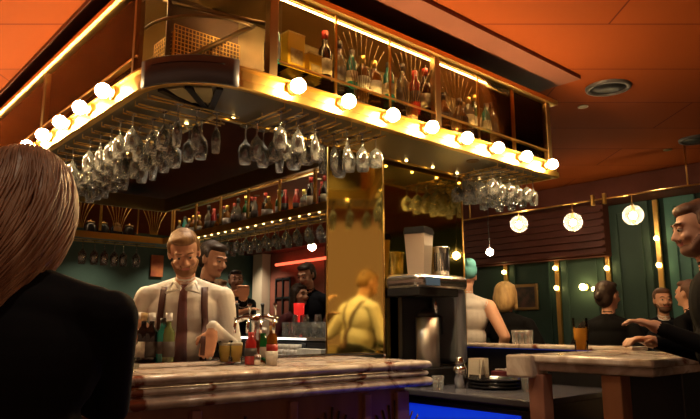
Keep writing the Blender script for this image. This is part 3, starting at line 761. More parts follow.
# things on the service counter
def zvp(u, v, z=ZV): p = PZ(u, v, z); return (p.x, p.y, z + .001)
cyl_thing('shot_glass', 'short clear glass by the end of the marble bar', 'glass', (*UY(437, 4.2).xy, ZV + .001), [(0, 0), (.032, 0), (.040, .085), (.037, .085), (.030, .012), (0, .012)], glassm)
r = empty('cocktail_shaker', 'shiny steel cocktail shaker reflecting blue light', 'shaker', (*UY(459, 4.3).xy, ZV + .001))
MB().lathe([(0, 0), (.036, 0), (.046, .12), (.040, .135), (0, .135)], n=24).build('tin', chrome, parent=r)
MB().lathe([(0, .135), (.038, .135), (.026, .175), (.022, .18), (.022, .195), (0, .20)], n=24).build('lid', chrome, parent=r)
r = empty('menu_holder', 'steel holder filled with crumpled paper slips behind the tray', 'holder', (*UY(478, 4.42).xy, ZV + .001))
MB().box((0, 0, .04), (.12, .08, .08), bev=.004).build('stand', steel, parent=r)
m = MB()
for k in range(7): m.box((-.05 + k * .016, random.uniform(-.01, .01), .12), (.004, .09, .13), ry=random.uniform(-.2, .2), rz=random.uniform(-.3, .3))
m.build('paper_slips', paper, parent=r)
c = zvp(495, 388)
for j in range(3):
    o = MB().lathe([(0, 0), (.165, 0), (.178, .012), (.182, .020), (.172, .020), (.160, .006), (0, .006)], n=40).build('serving_tray', black_gloss); o.location = (c[0], c[1], ZV + .001 + j * .021)
    tag(o, ['bottom tray', 'middle tray', 'topmost tray'][j] + ' of the stack of round black serving trays', 'tray')
r = empty('caddy_box', 'dark red box filled with sachets behind the round trays', 'box', (*UY(506, 4.78).xy, ZV + .001))
MB().box((0, 0, .04), (.22, .16, .08), rz=.2, bev=.004).build('box_body', mat('dark_red', (.12, .02, .03), .4), parent=r)
m = MB()
for k in range(9): m.box((random.uniform(-.08, .08), random.uniform(-.05, .05), .088), (.05, .03, .006), rz=random.random() * 3, rx=random.uniform(-.3, .3))
m.build('sachets', paper, parent=r)
beer = cyl_thing('tumbler', 'tall clear glass standing by the pink stone post', 'glass', (*UY(525, 4.1).xy, ZV + .001), [(0, 0), (.034, 0), (.038, .14), (.035, .14), (.031, .012), (0, .012)], glassm)

# ------------------------------------------------------------------ right counter
ZQ = 1.13
rc = empty('corner_counter', 'marble topped counter on dark wooden pedestal at the right', 'counter')
m = MB()
xa, xb, ya, yb = 3.00, 4.0, 1.30, 2.02
m.box(((xa + xb) / 2, (ya + yb) / 2, ZQ - .02), (xb - xa, yb - ya, .04), bev=.012)
m.box(((xa + xb) / 2 + .02, (ya + yb) / 2, ZQ - .062), (xb - xa - .04, yb - ya - .04, .044), bev=.015)
m.build('marble_top', marble, parent=rc)
MB().box((xa + .05, yb - .02, ZQ - .060), (.16, .16, .118), bev=.012).build('corner_block', marble, parent=rc)
m = MB(); m.box((4.12, 2.74, ZQ + .006), (.22, 1.76, .030), bev=.010); m.build('ledge', marble, parent=rc)
MB().box((4.14, 2.60, .56), (.05, 1.30, 1.12)).build('ledge_wall', black, parent=rc)
MB().box((xa + .055, 1.925, .515), (.09, .09, 1.03), bev=.006).build('post', pinkstone, parent=rc)
MB().box((xa + .70, 1.60, .522), (.30, .40, 1.04), bev=.006).build('pedestal', black, parent=rc)
MB().box((xa + .09, 1.53, .522), (.10, .10, 1.044), bev=.005).build('leg', wood, parent=rc)
p = UY(581, 3.75)
r = beer_glass('pint of amber beer standing on the right marble counter', (p.x, p.y, ZQ + .001), h=.195, r=.043, fill=.70, liquid=beer_m, foam=False)
m = MB()
for k in range(10):
    a = 2 * PI * k / 10
    for z in (.135, .152, .169): m.sphere((.0425 * math.cos(a + z * 20), .0425 * math.sin(a + z * 20), z), .007, 6, 5)
m.build('dimple', clear, parent=r)
for i, (u, v) in enumerate([(517, 349), (523, 350), (529, 351)]):
    p = PZ(u, v, ZQ)
    o = link_me('wine_glass', simple_me, None, (4.1, p.y if abs(p.x - 4.1) < .1 else PX(u, v, 4.1).y, ZQ + .022)); o.rotation_euler.x = PI
    o.data = tumb; o.rotation_euler.x = 0; o.name = 'tumbler'
    tag(o, ['leftmost', 'middle', 'rightmost'][i] + ' of three small glasses on the thin marble ledge', 'glass')

# cream chair by the standing man
# ------------------------------------------------------------------ pendant globes on a brass rod
PX_ = 7.8; ZP = 2.90
rod = empty('pendant_rail', 'thin brass rail with globe pendants hanging from the ceiling at the right', 'light rail')
m = MB(); m.cyl((PX_, 1.8, ZP), (PX_, 9.0, ZP), .011); m.build('rail', brass, parent=rod)
for y in (PX(688, 186, PX_).y, PX(470, 215, PX_).y): MB().cyl((PX_, y, ZP), (PX_, y, CZ), .009).build('drop_rod', brass, parent=rod)
yb_ = PX(600, 200, PX_).y
for k in (-.06, .10): MB().box((PX_, yb_ + k, ZP), (.05, .04, .14), bev=.006).build('clamp', brass, parent=rod)
labs = ['glowing glass globe pendant nearest the standing man', 'glowing glass globe pendant, middle one over the teal wall', 'glowing glass globe pendant just right of the hanging glasses']
for (u, v), lab in zip([(633, 215), (573, 222), (519, 224)], labs):
    p = PX(u, v, PX_)
    r = empty('globe_pendant', lab, 'pendant light', (PX_, p.y, p.z))
    MB().sphere((0, 0, 0), .125, 28, 18).build('globe', glassm, parent=r)
    MB().sphere((0, 0, -.01), .042).build('bulb', pend_m, parent=r)
    MB().cyl((0, 0, .04), (0, 0, .13), .022).build('socket', brass, parent=r)
    MB().cyl((0, 0, .12), (0, 0, ZP - p.z), .007).build('stem', brass, parent=r)
p = PX(312, 247, 7.0)
r = empty('globe_pendant', 'small glowing pendant over the couple left of the gold pillar', 'pendant light', (p.x, p.y, p.z))
MB().sphere((0, 0, 0), .07).build('bulb', pend_m, parent=r); MB().cyl((0, 0, .05), (0, 0, CZ - p.z), .006).build('cord', black, parent=r)
# bare bulb with looping cord
p = PY(490, 252, 5.2)
r = empty('bulb_lamp', 'bare bulb on a thin looping cord above the bare armed guest', 'lamp', p)
MB().sphere((0, 0, 0), .030).build('bulb', pend_m, parent=r)
MB().tube([(0, 0, .03), (0, .01, .25), (.02, 0, .6), (0, 0, CZ - p.z)], .003).build('cord', black, parent=r)

# ------------------------------------------------------------------ people
def rot(v, ang, axis): return Matrix.Rotation(ang, 3, axis) @ Vector(v)
def caps(a, ra, b, rb, m, fl=1.0): return ('c', Vector(a), ra, Vector(b), rb, m, fl)
def ell(c, r, m, M=None): return ('e', Vector(c), Vector(r), M or Matrix.Identity(3), m)
def prim_mesh(bm, p):
    if p[0] == 'e':
        _, c, r, M, _m = p
        ret = bmesh.ops.create_uvsphere(bm, u_segments=20, v_segments=14, radius=1)
        T = Matrix.Translation(c) @ M.to_4x4() @ Matrix.Diagonal((*r, 1)); bmesh.ops.transform(bm, matrix=T, verts=ret['verts'])
    else:
        _, a, ra, b, rb, _m, fl = p
        d = b - a; L = max(d.length, 1e-4); q = d.to_track_quat('Z', 'Y').to_matrix(); n = 14; rings = []
        prof = [(0, -ra)] + [(ra * math.cos(t), -ra * math.sin(t)) for t in (1.1, .55, 0)] + [(rb * math.cos(t), L + rb * math.sin(t)) for t in (0, .55, 1.1)] + [(0, L + rb)]
        for r_, z in prof:
            if r_ < 1e-6: rings.append([bm.verts.new(a + q @ Vector((0, 0, z)))])
            else: rings.append([bm.verts.new(a + q @ Vector((r_ * math.cos(2*PI*k/n), r_ * math.sin(2*PI*k/n), z))) for k in range(n)])
        for A, B in zip(rings, rings[1:]):
            for k in range(n):
                k2 = (k + 1) % n
                if len(A) == 1: bm.faces.new((A[0], B[k2], B[k]))
                elif len(B) == 1: bm.faces.new((A[k], A[k2], B[0]))
                else: bm.faces.new((A[k], A[k2], B[k2], B[k]))
def fuse(name, prims, mats, vox, smooth=2):
    bm = bmesh.new()
    for p in prims: prim_mesh(bm, p)
    bmesh.ops.recalc_face_normals(bm, faces=bm.faces)
    me = bpy.data.meshes.new('tmp'); bm.to_mesh(me); bm.free()
    o = bpy.data.objects.new('tmp', me); COL.objects.link(o)
    r = o.modifiers.new('r', 'REMESH'); r.mode = 'VOXEL'; r.voxel_size = vox
    if smooth: s_ = o.modifiers.new('s', 'SMOOTH'); s_.iterations = smooth; s_.factor = .5
    dg = bpy.context.evaluated_depsgraph_get(); ev = o.evaluated_get(dg)
    out = bpy.data.meshes.new_from_object(ev, depsgraph=dg)
    bpy.data.objects.remove(o); bpy.data.meshes.remove(me)
    out.name = name
    out.materials.clear()
    keys = []
    for p in prims:
        k = p[4] if p[0] == 'e' else p[5]
        if k not in keys: keys.append(k)
    for k in keys: out.materials.append(mats[k])
    nf = len(out.polygons)
    C = np.empty(nf * 3, dtype=np.float32); out.polygons.foreach_get('center', C); C = C.reshape(-1, 3)
    best = np.full(nf, 1e9, dtype=np.float32); idx = np.zeros(nf, dtype=np.int32)
    for p in prims:
        if p[0] == 'e':
            _, c, r_, M, k = p
            Q = (C - np.array(c)) @ np.array(M) / np.array(r_)
            d = (np.linalg.norm(Q, axis=1) - 1) * min(r_)
        else:
            _, a, ra, b, rb, k, fl = p
            a_, b_ = np.array(a), np.array(b); ab = b_ - a_; t = np.clip(((C - a_) @ ab) / max(ab @ ab, 1e-9), 0, 1)
            d = np.linalg.norm(C - (a_ + t[:, None] * ab), axis=1) - (ra + (rb - ra) * t)
        s_ = np.abs(d); w = s_ < best; best[w] = s_[w]; idx[w] = keys.index(k)
    out.polygons.foreach_set('material_index', idx)
    out.polygons.foreach_set('use_smooth', np.ones(nf, dtype=bool)); out.update()
    return out
def ik(sh, tgt, l1, l2, hint):
    d = tgt - sh; L = min(d.length, (l1 + l2) * .995); d.normalize(); tgt = sh + d * L
    a = (l1 * l1 - l2 * l2 + L * L) / (2 * L); h = math.sqrt(max(l1 * l1 - a * a, 1e-6))
    hn = (hint - d * hint.dot(d)).normalized()
    return sh + d * a + hn * h, tgt
def hand(prims, w, fd, up, side, k, curl=.6, m='skin'):
    """palm + four fingers + thumb; fd: forearm direction, up: back of the hand"""
    fd = fd.normalized(); up = (up - fd * up.dot(fd)).normalized(); s = fd.cross(up).normalized() * side
    c = w + fd * .045 * k
    M = Matrix((s, fd, up)).transposed()
    prims.append(ell(c, (.040 * k, .050 * k, .016 * k), m, M)); prims.append(caps(w - fd * .01, .026 * k, w + fd * .02, .028 * k, m))
    for i, (o, L) in enumerate(((-.030, .062), (-.010, .072), (.011, .068), (.030, .052))):
        p0 = w + fd * .080 * k + s * o * k; a = curl * .5
        d1 = fd * math.cos(a) - up * math.sin(a); d2 = fd * math.cos(a * 2.4) - up * math.sin(a * 2.4)
        p1 = p0 + d1 * L * .55 * k; p2 = p1 + d2 * L * .5 * k
        prims.append(caps(p0 - fd * .02 * k, .0095 * k, p1, .0088 * k, m)); prims.append(caps(p1, .0088 * k, p2, .0072 * k, m))
    t0 = w + fd * .03 * k - s * .030 * k; t1 = t0 + (fd * .6 - s * .7 - up * .2).normalized() * .035 * k; t2 = t1 + (fd * .9 - up * .3).normalized() * .028 * k
    prims.append(caps(t0, .012 * k, t1, .0105 * k, m)); prims.append(caps(t1, .0105 * k, t2, .008 * k, m))
def person(label, loc, yaw, h=1.75, z0=0, sit=None, lean=0, turn=0, nod=0, tilt=0, mats=None, rh=None, lh=None, hair='short', beard=False, build=1.0, voxel=.010,
           sleeves=True, extra=None, curl=.6, bust=False, rhint=(.6, -.5, -.7), lhint=(-.6, -.5, -.7), group=None, skinarm=False, hands=True, droop=0):
    k = h / 1.75
    R3 = Matrix.Rotation(yaw, 3, 'Z'); L0 = Vector((loc[0], loc[1], z0))
    inv = lambda w: R3.transposed() @ (Vector(w) - L0)
    pz = .95 * k if sit is None else sit + .10
    piv = Vector((0, 0, pz))
    def U(x, y, z):                         # upper body point, standing coordinates about the pelvis, leaned forward
        return piv + rot((x * k * build, y * k, (z - .95) * k), -lean, 'X')
    P = []; b = build
    LM = Matrix.Rotation(-lean, 3, 'X')
    P.append(ell(U(0, 0, .97), (.165*k*b, .118*k*b, .13*k), 'legs')); P.append(ell(U(0, .01, 1.12), (.150*k*b, .112*k*b, .15*k), 'top', LM))
    P.append(ell(U(0, .0, 1.29), (.172*k*b, .112*k*b, .17*k), 'top', LM)); P.append(ell(U(0, -.01, 1.38), (.165*k*b, .095*k, .085*k), 'top', LM))
    P.append(caps(U(-.14, -.01, 1.392), .058*k, U(.14, -.01, 1.392), .058*k, 'top'))
    for s in (-1, 1): P.append(caps(U(s*.03, -.02, 1.445), .046*k, U(s*.14, -.01, 1.40), .046*k, 'top'))
    P.append(caps(U(0, -.012, 1.43), .068*k, U(0, .0, 1.475), .054*k, 'collar'))
    P.append(caps(U(0, .0, 1.46), .052*k, U(0, .015, 1.56), .050*k, 'skin'))
    if bust:
        for s in (-1, 1): P.append(ell(U(s*.075, .085, 1.27), (.07*k, .06*k, .07*k), 'top'))
    # legs
    for s in (-1, 1):
        hp = piv + Vector((s*.09*k*b, 0, -.03))
        if sit is None: kn = Vector((s*.10*k, .02, .50*k)); an = Vector((s*.11*k, -.02, .09*k)); 
        else: kn = piv + Vector((s*.12*k, .40*k, 0)); an = Vector((s*.12*k, .36*k, max(pz - .42*k, .09)))
        P.append(caps(hp, .088*k*b, kn, .060*k, 'legs')); P.append(caps(kn, .060*k, an, .040*k, 'legs'))
        P.append(caps(an + Vector((0, -.02, -.045)), .035*k, an + Vector((0, .13*k, -.055)), .030*k, 'shoe'))
    # arms
    for s, tg, hint in ((1, rh, rhint), (-1, lh, lhint)):
        sh = U(s*.180, -.01, 1.380)
        t = inv(tg) if tg is not None else piv + Vector((s*.24*k*b, .05, -.02))
        el, wr = ik(sh, t, .29*k, .25*k, Vector(hint))
        am = 'skin' if skinarm else 'top'
        P.append(caps(sh, .058*k, el, .044*k, am)); P.append(caps(el, .044*k, wr, .031*k, am))
        d = (wr - el).normalized()
        if not skinarm: P.append(caps(wr - d*.03, .033*k, wr - d*.0, .033*k, 'cuff'))
        if droop: d = (d * (1 - droop) + Vector((0, 0, -1)) * droop).normalized()
        if hands and droop: hand(P, wr + d*.02, d, Vector((0, 1, 0)), s, k, curl)
        elif hands: hand(P, wr + d*.02, d, Vector((0, 0, 1)) if abs(d.z) < .85 else Vector((0, 1, 0)) * (1 if d.z < 0 else -1), s, k, curl)
    # head
    HM = LM @ Matrix.Rotation(turn, 3, 'Z') @ Matrix.Rotation(tilt, 3, 'Y') @ Matrix.Rotation(-nod, 3, 'X')
    hb = U(0, .018, 1.532)
    def Hd(x, y, z): return hb + HM @ (Vector((x, y, z + .095)) * k)
    def he(c, r, m): P.append(ell(Hd(*c), tuple(q * k for q in r), m, HM))
    def hcp(a, ra, b_, rb, m): P.append(caps(Hd(*a), ra*k, Hd(*b_), rb*k, m))
    he((0, -.012, .032), (.074, .092, .086), 'skin'); he((0, .022, -.015), (.061, .072, .088), 'skin'); he((0, .036, -.072), (.045, .048, .038), 'skin')
    hcp((0, .088, .012), .009, (0, .108, -.022), .0125, 'skin'); he((-.013, .098, -.026), (.009, .010, .008), 'skin'); he((.013, .098, -.026), (.009, .010, .008), 'skin')
    hcp((-.040, .076, .034), .010, (-.012, .089, .032), .010, 'skin'); hcp((.040, .076, .034), .010, (.012, .089, .032), .010, 'skin')
    he((-.040, .070, -.022), (.020, .020, .018), 'skin'); he((.040, .070, -.022), (.020, .020, .018), 'skin')
    hcp((-.020, .090, -.050), .006, (.020, .090, -.050), .006, 'lips'); he((0, .080, -.085), (.020, .016, .016), 'beard' if beard else 'skin')
    for s in (-1, 1): he((s*.076, -.004, .0), (.010, .020, .032), 'skin')
    if beard:
        he((0, .040, -.078), (.054, .056, .038), 'beard'); hcp((-.062, .022, -.040), .012, (-.040, .062, -.080), .014, 'beard'); hcp((.062, .022, -.040), .012, (.040, .062, -.080), .014, 'beard')
        hcp((-.022, .094, -.038), .006, (.022, .094, -.038), .006, 'beard')
    mm = dict(skin=skin, lips=lips, collar=mats['top'], cuff=mats['top'], shoe=black, beard=mats.get('hair', black), legs=black, hair=black); mm.update(mats)
    if extra: extra(P, U, Hd, k, LM, HM)
    body = bpy.data.objects.new('person', fuse('body', P, mm, voxel, 2)); COL.objects.link(body)
    body.location = L0; body.rotation_euler = (0, 0, yaw); tag(body, label, 'person', group)
    # eyes
    for s in (-1, 1):
        e = MB().sphere(Hd(s*.029, .0805, .012), .0115*k, 12, 8).build('eye', eye_white, parent=body)
        MB().sphere(Hd(s*.029, .0890, .009), .0062*k, 10, 8).build('iris', black, parent=e)
        MB().sphere(Hd(s*.029, .0800, .0165), .0132*k, 12, 8, (1, 1, .72)).build('eyelid', skin, parent=e)
        MB().tube([Hd(s*.014, .098, .033), Hd(s*.030, .095, .038), Hd(s*.048, .077, .032)], .0036*k, 6).build('eyebrow', mm['hair'], parent=body)
    # hair
    Q = []
    def e_(c, r): Q.append(ell(Hd(*c), tuple(q * k for q in r), 'hair', HM))
    def c_(a, ra, b_, rb): Q.append(caps(Hd(*a), ra*k, Hd(*b_), rb*k, 'hair'))
    if hair in ('short', 'slick', 'receding'):
        e_((0, -.030, .045), (.081, .086, .086)); e_((0, -.055, .0), (.074, .062, .075)); e_((0, .018, .088), (.066, .062, .035))
        if hair != 'receding': e_((.008, .035, .092), (.054, .045, .028))
        c_((-.074, -.005, .055), .014, (-.074, .012, .020), .010); c_((.074, -.005, .055), .014, (.074, .012, .020), .010)
    elif hair == 'bob':
        e_((0, -.025, .045), (.100, .104, .096)); e_((0, -.05, -.02), (.106, .082, .125)); c_((-.075, .0, .04), .028, (-.080, .01, -.10), .022); c_((.075, .0, .04), .028, (.080, .01, -.10), .022); e_((0, .05, .095), (.062, .040, .026))
    elif hair == 'bun':
        e_((0, -.025, .042), (.083, .094, .088)); e_((0, -.05, -.01), (.074, .064, .08)); e_((0, -.115, .0), (.034, .032, .036)); e_((0, .03, .09), (.062, .05, .03))
    elif hair == 'long':
        e_((0, -.025, .045), (.088, .096, .090)); e_((0, .03, .090), (.062, .050, .030)); c_((-.07, -.01, .05), .030, (-.085, .0, -.18), .032); c_((.07, -.01, .05), .030, (.085, .0, -.18), .032); e_((0, -.06, -.09), (.085, .05, .16)); e_((0, -.07, -.24), (.085, .04, .10))
    elif hair == 'wrap':
        e_((0, -.035, .06), (.095, .105, .090)); e_((.03, -.08, .11), (.06, .06, .05)); c_((-.06, .05, .07), .02, (.06, .05, .07), .02)
    if Q:
        hm = fuse('hair', Q, {'hair': mm['hair']}, min(voxel, .008), 2)
        ho = bpy.data.objects.new('hair' if hair != 'wrap' else 'head_scarf', hm); COL.objects.link(ho); ho.parent = body
    return body, U, Hd, k

skin = mat('skin', (.62, .33, .21), .5, bump=.05, bscale=60); lips = mat('lips', (.45, .14, .11), .4)
eye_white = mat('eye_white', (.6, .55, .5), .2)
hair_sandy = mat('hair_sandy', (.36, .20, .08), .55, col2=(.20, .10, .04), vscale=30, stretch=(1, 1, .25), bump=.5, bscale=60)
hair_dark = mat('hair_dark', (.035, .02, .014), .5, bump=.5, bscale=60)
hair_brown = mat('hair_brown', (.12, .055, .03), .5, bump=.5, bscale=60)
hair_blond = mat('hair_blond', (.70, .48, .20), .5, col2=(.50, .30, .12), vscale=40, stretch=(1, 1, .2), bump=.5, bscale=60)
shirt_w = mat('shirt_white', (.82, .79, .75), .75, bump=.5, bscale=9)
cloth_black = mat('cloth_black', (.006, .006, .007), .85, bump=.3, bscale=12)
cloth_navy = mat('cloth_navy', (.010, .012, .018), .8, bump=.3, bscale=12)
braces_m = mat('braces', (.075, .025, .022), .6); tie_m = mat('tie', (.10, .06, .09), .5, col2=(.22, .06, .04), vscale=5)
denim = mat('denim', (.04, .06, .10), .8)
for q_ in (cloth_black, cloth_navy, denim): q_.node_tree.nodes['Principled BSDF'].inputs['Specular IOR Level'].default_value = .12
# --- the bartender in the white shirt
bl = UY(189, 3.74, 250)
def bt_extra(P, U, Hd, k, LM, HM):
    P.append(ell(U(0, .05, 1.10), (.155*k, .115*k, .15*k), 'top', LM))
bt_body, U, Hd, k = person('bartender in white shirt, brown braces and tie bending over the bar station', (bl.x, bl.y), yaw_of(cdir(.15, -1)), h=1.84, lean=.20, nod=.30, turn=.12, tilt=.10,
    mats=dict(top=shirt_w, hair=hair_sandy, legs=cloth_black, beard=mat('beard_sandy', (.30, .15, .07), .7)), droop=.72, rh=PY(141, 318, 3.55), lh=PY(213, 327, 3.44), hair='short', beard=True, build=1.14, voxel=.006, extra=bt_extra, curl=.9,
    rhint=(.35, -.8, -.2), lhint=(-.35, -.8, -.2))
# braces and tie follow the chest surface
from mathutils.bvhtree import BVHTree
def on_surface(body, U, pts, width, thick, name, mt, back=False, lift=.004):
    dg = bpy.context.evaluated_depsgraph_get()
    bm = bmesh.new(); bm.from_mesh(body.data); tree = BVHTree.FromBMesh(bm); bm.free()
    m = MB(); rows = []
    for i, (x, z, w) in enumerate(pts):
        row = []
        for sx in (-1, -.33, .33, 1):
            o0 = U(x + sx * w / 2, 1.0 * (-1 if back else 1), z); o1 = U(x + sx * w / 2, 0, z); d = (o1 - o0).normalized()
            hit = tree.ray_cast(o0, d)
            p = hit[0] if hit[0] is not None else o1
            row.append((p - d * lift, p - d * (lift + thick)))
        rows.append(row)
    A = [[m.bm.verts.new(q[1]) for q in r] for r in rows]; B = [[m.bm.verts.new(q[0] + (q[0]-q[1]) * 1.5) for q in r] for r in rows]
    for i in range(len(A) - 1):
        for j in range(3):
            m.bm.faces.new((A[i][j], A[i][j+1], A[i+1][j+1], A[i+1][j])).smooth = True
            m.bm.faces.new((B[i][j], B[i+1][j], B[i+1][j+1], B[i][j+1]))
        m.bm.faces.new((A[i][0], A[i+1][0], B[i+1][0], B[i][0])); m.bm.faces.new((A[i][3], B[i][3], B[i+1][3], A[i+1][3]))
    m.bm.faces.new([A[0][j] for j in range(4)][::-1] + [B[0][j] for j in range(4)]); m.bm.faces.new([A[-1][j] for j in range(4)] + [B[-1][j] for j in range(4)][::-1])
    return m.build(name, mt, parent=body)
for s in (-1, 1):
    on_surface(bt_body, U, [(s * (.105 - .012 * abs(i - 8) / 8), 1.44 - i * .030, .030) for i in range(17)], .03, .003, 'brace', braces_m)
    on_surface(bt_body, U, [(s * (.10 - .088 * min(1, i / 10)), 1.44 - i * .030, .030) for i in range(16)], .03, .003, 'brace', braces_m, back=True)
on_surface(bt_body, U, [(0, 1.455 - i * .028, (.045 if i == 0 else .032 + .002 * i)) for i in range(16)], .04, .004, 'tie', tie_m, lift=.006)
# collar wings
m = MB()
for s in (-1, 1):
    a, b, c = U(s * .05, .055, 1.475), U(s * .012, .115, 1.44), U(s * .075, .105, 1.42)
    m.tube([a, a.lerp(b, .5) + Vector((0, .004, .004)), b], .010, 6); m.tube([b, c, a], .008, 6)
m.build('collar', shirt_w, parent=bt_body)

# --- second bartender in black, partly hidden
l2 = UY(203, 4.55, 250)
person('second bartender in black reaching towards the beer taps behind his colleague', (l2.x, l2.y), yaw_of(cdir(.85, -.5)), h=1.88, lean=.08, nod=.2, mats=dict(top=cloth_black, hair=hair_dark, legs=cloth_black, cuff=shirt_w),
       rh=PY(233, 316, 4.25), lh=PY(243, 300, 4.35), hair='short', voxel=.009)

# --- guests beyond the lit shelf
def guest(label, u, vtop, Y, h, face, mats, hair, sit=None, **kw):
    g = UY(u, Y, vtop); p = PY(u, vtop, Y)
    top = (h if sit is None else sit + .10 + .80 * h / 1.75)
    z0 = p.z - top
    return person(label, (g.x, g.y), yaw_of(face), h=h, z0=z0, sit=sit, mats=mats, hair=hair, **kw), z0
guests_z = []
_, z = guest('man in black shirt raising a glass to his mouth beyond the taps', 236, 270, 7.95, 1.97, cdir(.35, -1), dict(top=cloth_black, hair=hair_dark, legs=cloth_black), 'short', nod=-.05, rh=PY(228, 312, 7.6), lh=PY(243, 306, 7.5), voxel=.011); guests_z.append(z)
_, z = guest('guest with light brown hair beside the drinking man, half hidden', 219, 280, 8.5, 1.92, cdir(1, -.3), dict(top=mat('cloth_tan', (.35, .16, .08), .8), hair=hair_sandy, legs=cloth_black), 'bob', voxel=.012); guests_z.append(z)
_, z = guest('tall dark haired man in black leaning towards the seated woman by the gold pillar', 313, 263, 7.0, 1.93, cdir(-.5, -.8), dict(top=cloth_navy, hair=hair_dark, legs=cloth_black), 'short', nod=.25, lean=.1, voxel=.010); guests_z.append(z)
_, z = guest('dark haired woman looking up at the tall man by the gold pillar', 299, 284, 6.9, 1.78, cdir(.7, -.7), dict(top=mat('cloth_wine', (.10, .02, .025), .8), hair=hair_dark, legs=cloth_black), 'long', voxel=.011, bust=True); guests_z.append(z)
# beer glass in the drinking man's hand
q = PY(243, 301, 7.44); beer_glass('glass of beer held at the drinking man\'s mouth', (q.x, q.y, q.z), h=.13, r=.04, fill=.5)
# --- right side guests
R_ = [('bare armed guest in white tank top and teal head scarf beside the coffee brewer', 466, 263, 5.45, 1.75, cdir(.3, 1), dict(top=mat('tank_white', (.60, .55, .50), .8, bump=.3, bscale=12), hair=mat('scarf_teal', (.10, .32, .32), .7, bump=.5, bscale=20), legs=denim), 'wrap', dict(skinarm=True, voxel=.009)),
      ('blonde woman in black jacket seated with her back turned', 506, 283, 5.7, 1.72, cdir(.25, 1), dict(top=cloth_black, hair=hair_blond, legs=cloth_black), 'bob', dict(turn=-.5, voxel=.010)),
      ('woman in black with dark pinned up hair seated behind the pint of beer', 606, 281, 4.9, 1.68, cdir(.75, 1), dict(top=cloth_black, hair=hair_dark, legs=cloth_black), 'bun', dict(turn=-.4, voxel=.009)),
      ('short haired bearded man in dark jacket looking towards the camera', 661, 288, 6.2, 1.78, cdir(-.15, -1), dict(top=cloth_navy, hair=hair_brown, legs=cloth_black, collar=shirt_w), 'receding', dict(beard=True, voxel=.008)),
      ('person with brown hair seated half hidden behind the standing man', 688, 280, 5.6, 1.75, cdir(-.6, 1), dict(top=cloth_black, hair=hair_brown, legs=cloth_black), 'short', dict(voxel=.010))]
stool_me = None
for lab, u, v, Y, h, face, mt, hr, kw in R_:
    sit = None
    p = PY(u, v, Y); sit = p.z - .10 - .80 * h / 1.75
    person(lab, UY(u, Y, v).xy, yaw_of(face), h=h, sit=sit, mats=mt, hair=hr, **kw)
    g = UY(u, Y, v); st = empty('bar_stool', 'bar stool under the ' + lab.split(' seated')[0].split(' looking')[0].split(' beside')[0], 'stool', (g.x, g.y, 0), yaw_of(face))
    MB().lathe([(0, sit - .075), (.17, sit - .075), (.185, sit - .05), (.17, sit - .02), (0, sit - .015)], n=24).build('seat', darkwood, parent=st)
    for a in range(4):
        c, s_ = math.cos(a * PI/2 + .78), math.sin(a * PI/2 + .78)
        MB().cyl((c * .11, s_ * .11, sit - .07), (c * .20, s_ * .20, 0), .014).build('leg', brass_dark, parent=st)
    MB().tube(arc(0, 0, .165, 0, 2 * PI, 20) and [(x_, y_, .28) for x_, y_ in arc(0, 0, .165, 0, 2 * PI, 20)], .008).build('foot_ring', brass_dark, parent=st)

# --- man standing at the right edge, in profile
ml = UY(718, 2.85, 220)
person('bearded man in black jacket standing at the right edge, hands on the counter', (ml.x, ml.y), yaw_of(cdir(-1, .18)), h=1.85, lean=.08, nod=.10, mats=dict(top=cloth_black, hair=hair_brown, legs=denim, beard=mat('stubble', (.22, .11, .07), .7), collar=cloth_black),
       rh=PY(657, 343, 3.0), lh=PY(664, 330, 2.85), hair='short', beard=True, voxel=.007, curl=.8, rhint=(.3, -.7, -.6), lhint=(-.3, -.8, -.4))
# cream jacket chair behind him
c = cw((677 - 350) / 650 * 4.45, 4.45)
ch = empty('chair', 'cream upholstered chair behind the counter by the standing man', 'chair', (c.x, c.y, 0), yaw_of(cdir(-.8, .4)))
MB().box((0, 0, .62), (.42, .42, .10), bev=.03).build('seat', cream, parent=ch)
MB().box((0, -.20, .88), (.42, .06, .50), bev=.025, rx=.1).build('backrest', cream, parent=ch)
for sx in (-.18, .18):
    for sy in (-.18, .18): MB().cyl((sx, sy, .58), (sx * 1.1, sy * 1.1, 0), .016).build('leg', darkwood, parent=ch)

# --- foreground woman
coat = mat('coat_black', (.010, .010, .013), .8, bump=.4, bscale=6)
hair_fg = mat('hair_pinkish', (.60, .36, .22), .42, col2=(.30, .14, .075), vscale=22, stretch=(1, 1, .12), bump=.4, bscale=40)
wl = cw((16 - 350) / 618 * 1.25, 1.25)
wb, U, Hd, k = person('blonde woman in black coat in the left foreground leaning on the marble bar', (wl.x, wl.y), yaw_of(cdir(-.1, 1)), h=1.65, lean=.10, turn=.3, nod=.35, tilt=-.12, mats=dict(top=coat, hair=hair_fg, legs=coat, cuff=coat),
       rh=PY(22, 366, 1.5), lh=PY(-60, 380, 1.6), hair='none', build=1.16, voxel=.007, rhint=(1.0, -.1, -.55))
def hair_ring(t):
    # t 0 crown .. 1 tips ; centre and half axes in head space
    if t < .35:
        q_ = t / .35 * PI / 2; ra, rb = .104 * math.sin(q_), .116 * math.sin(q_); return 0, -.018, .045 + .108 * math.cos(q_), ra, rb
    q_ = (t - .35) / .65
    return -.20 * q_ ** 1.7, -.018 - .03 * q_, .045 - .40 * q_, .104 + .028 * math.sin(q_ * PI) - .035 * q_ * q_, .116 + .02 * math.sin(q_ * PI) - .05 * q_
m = MB(); rings = []; NA = 120
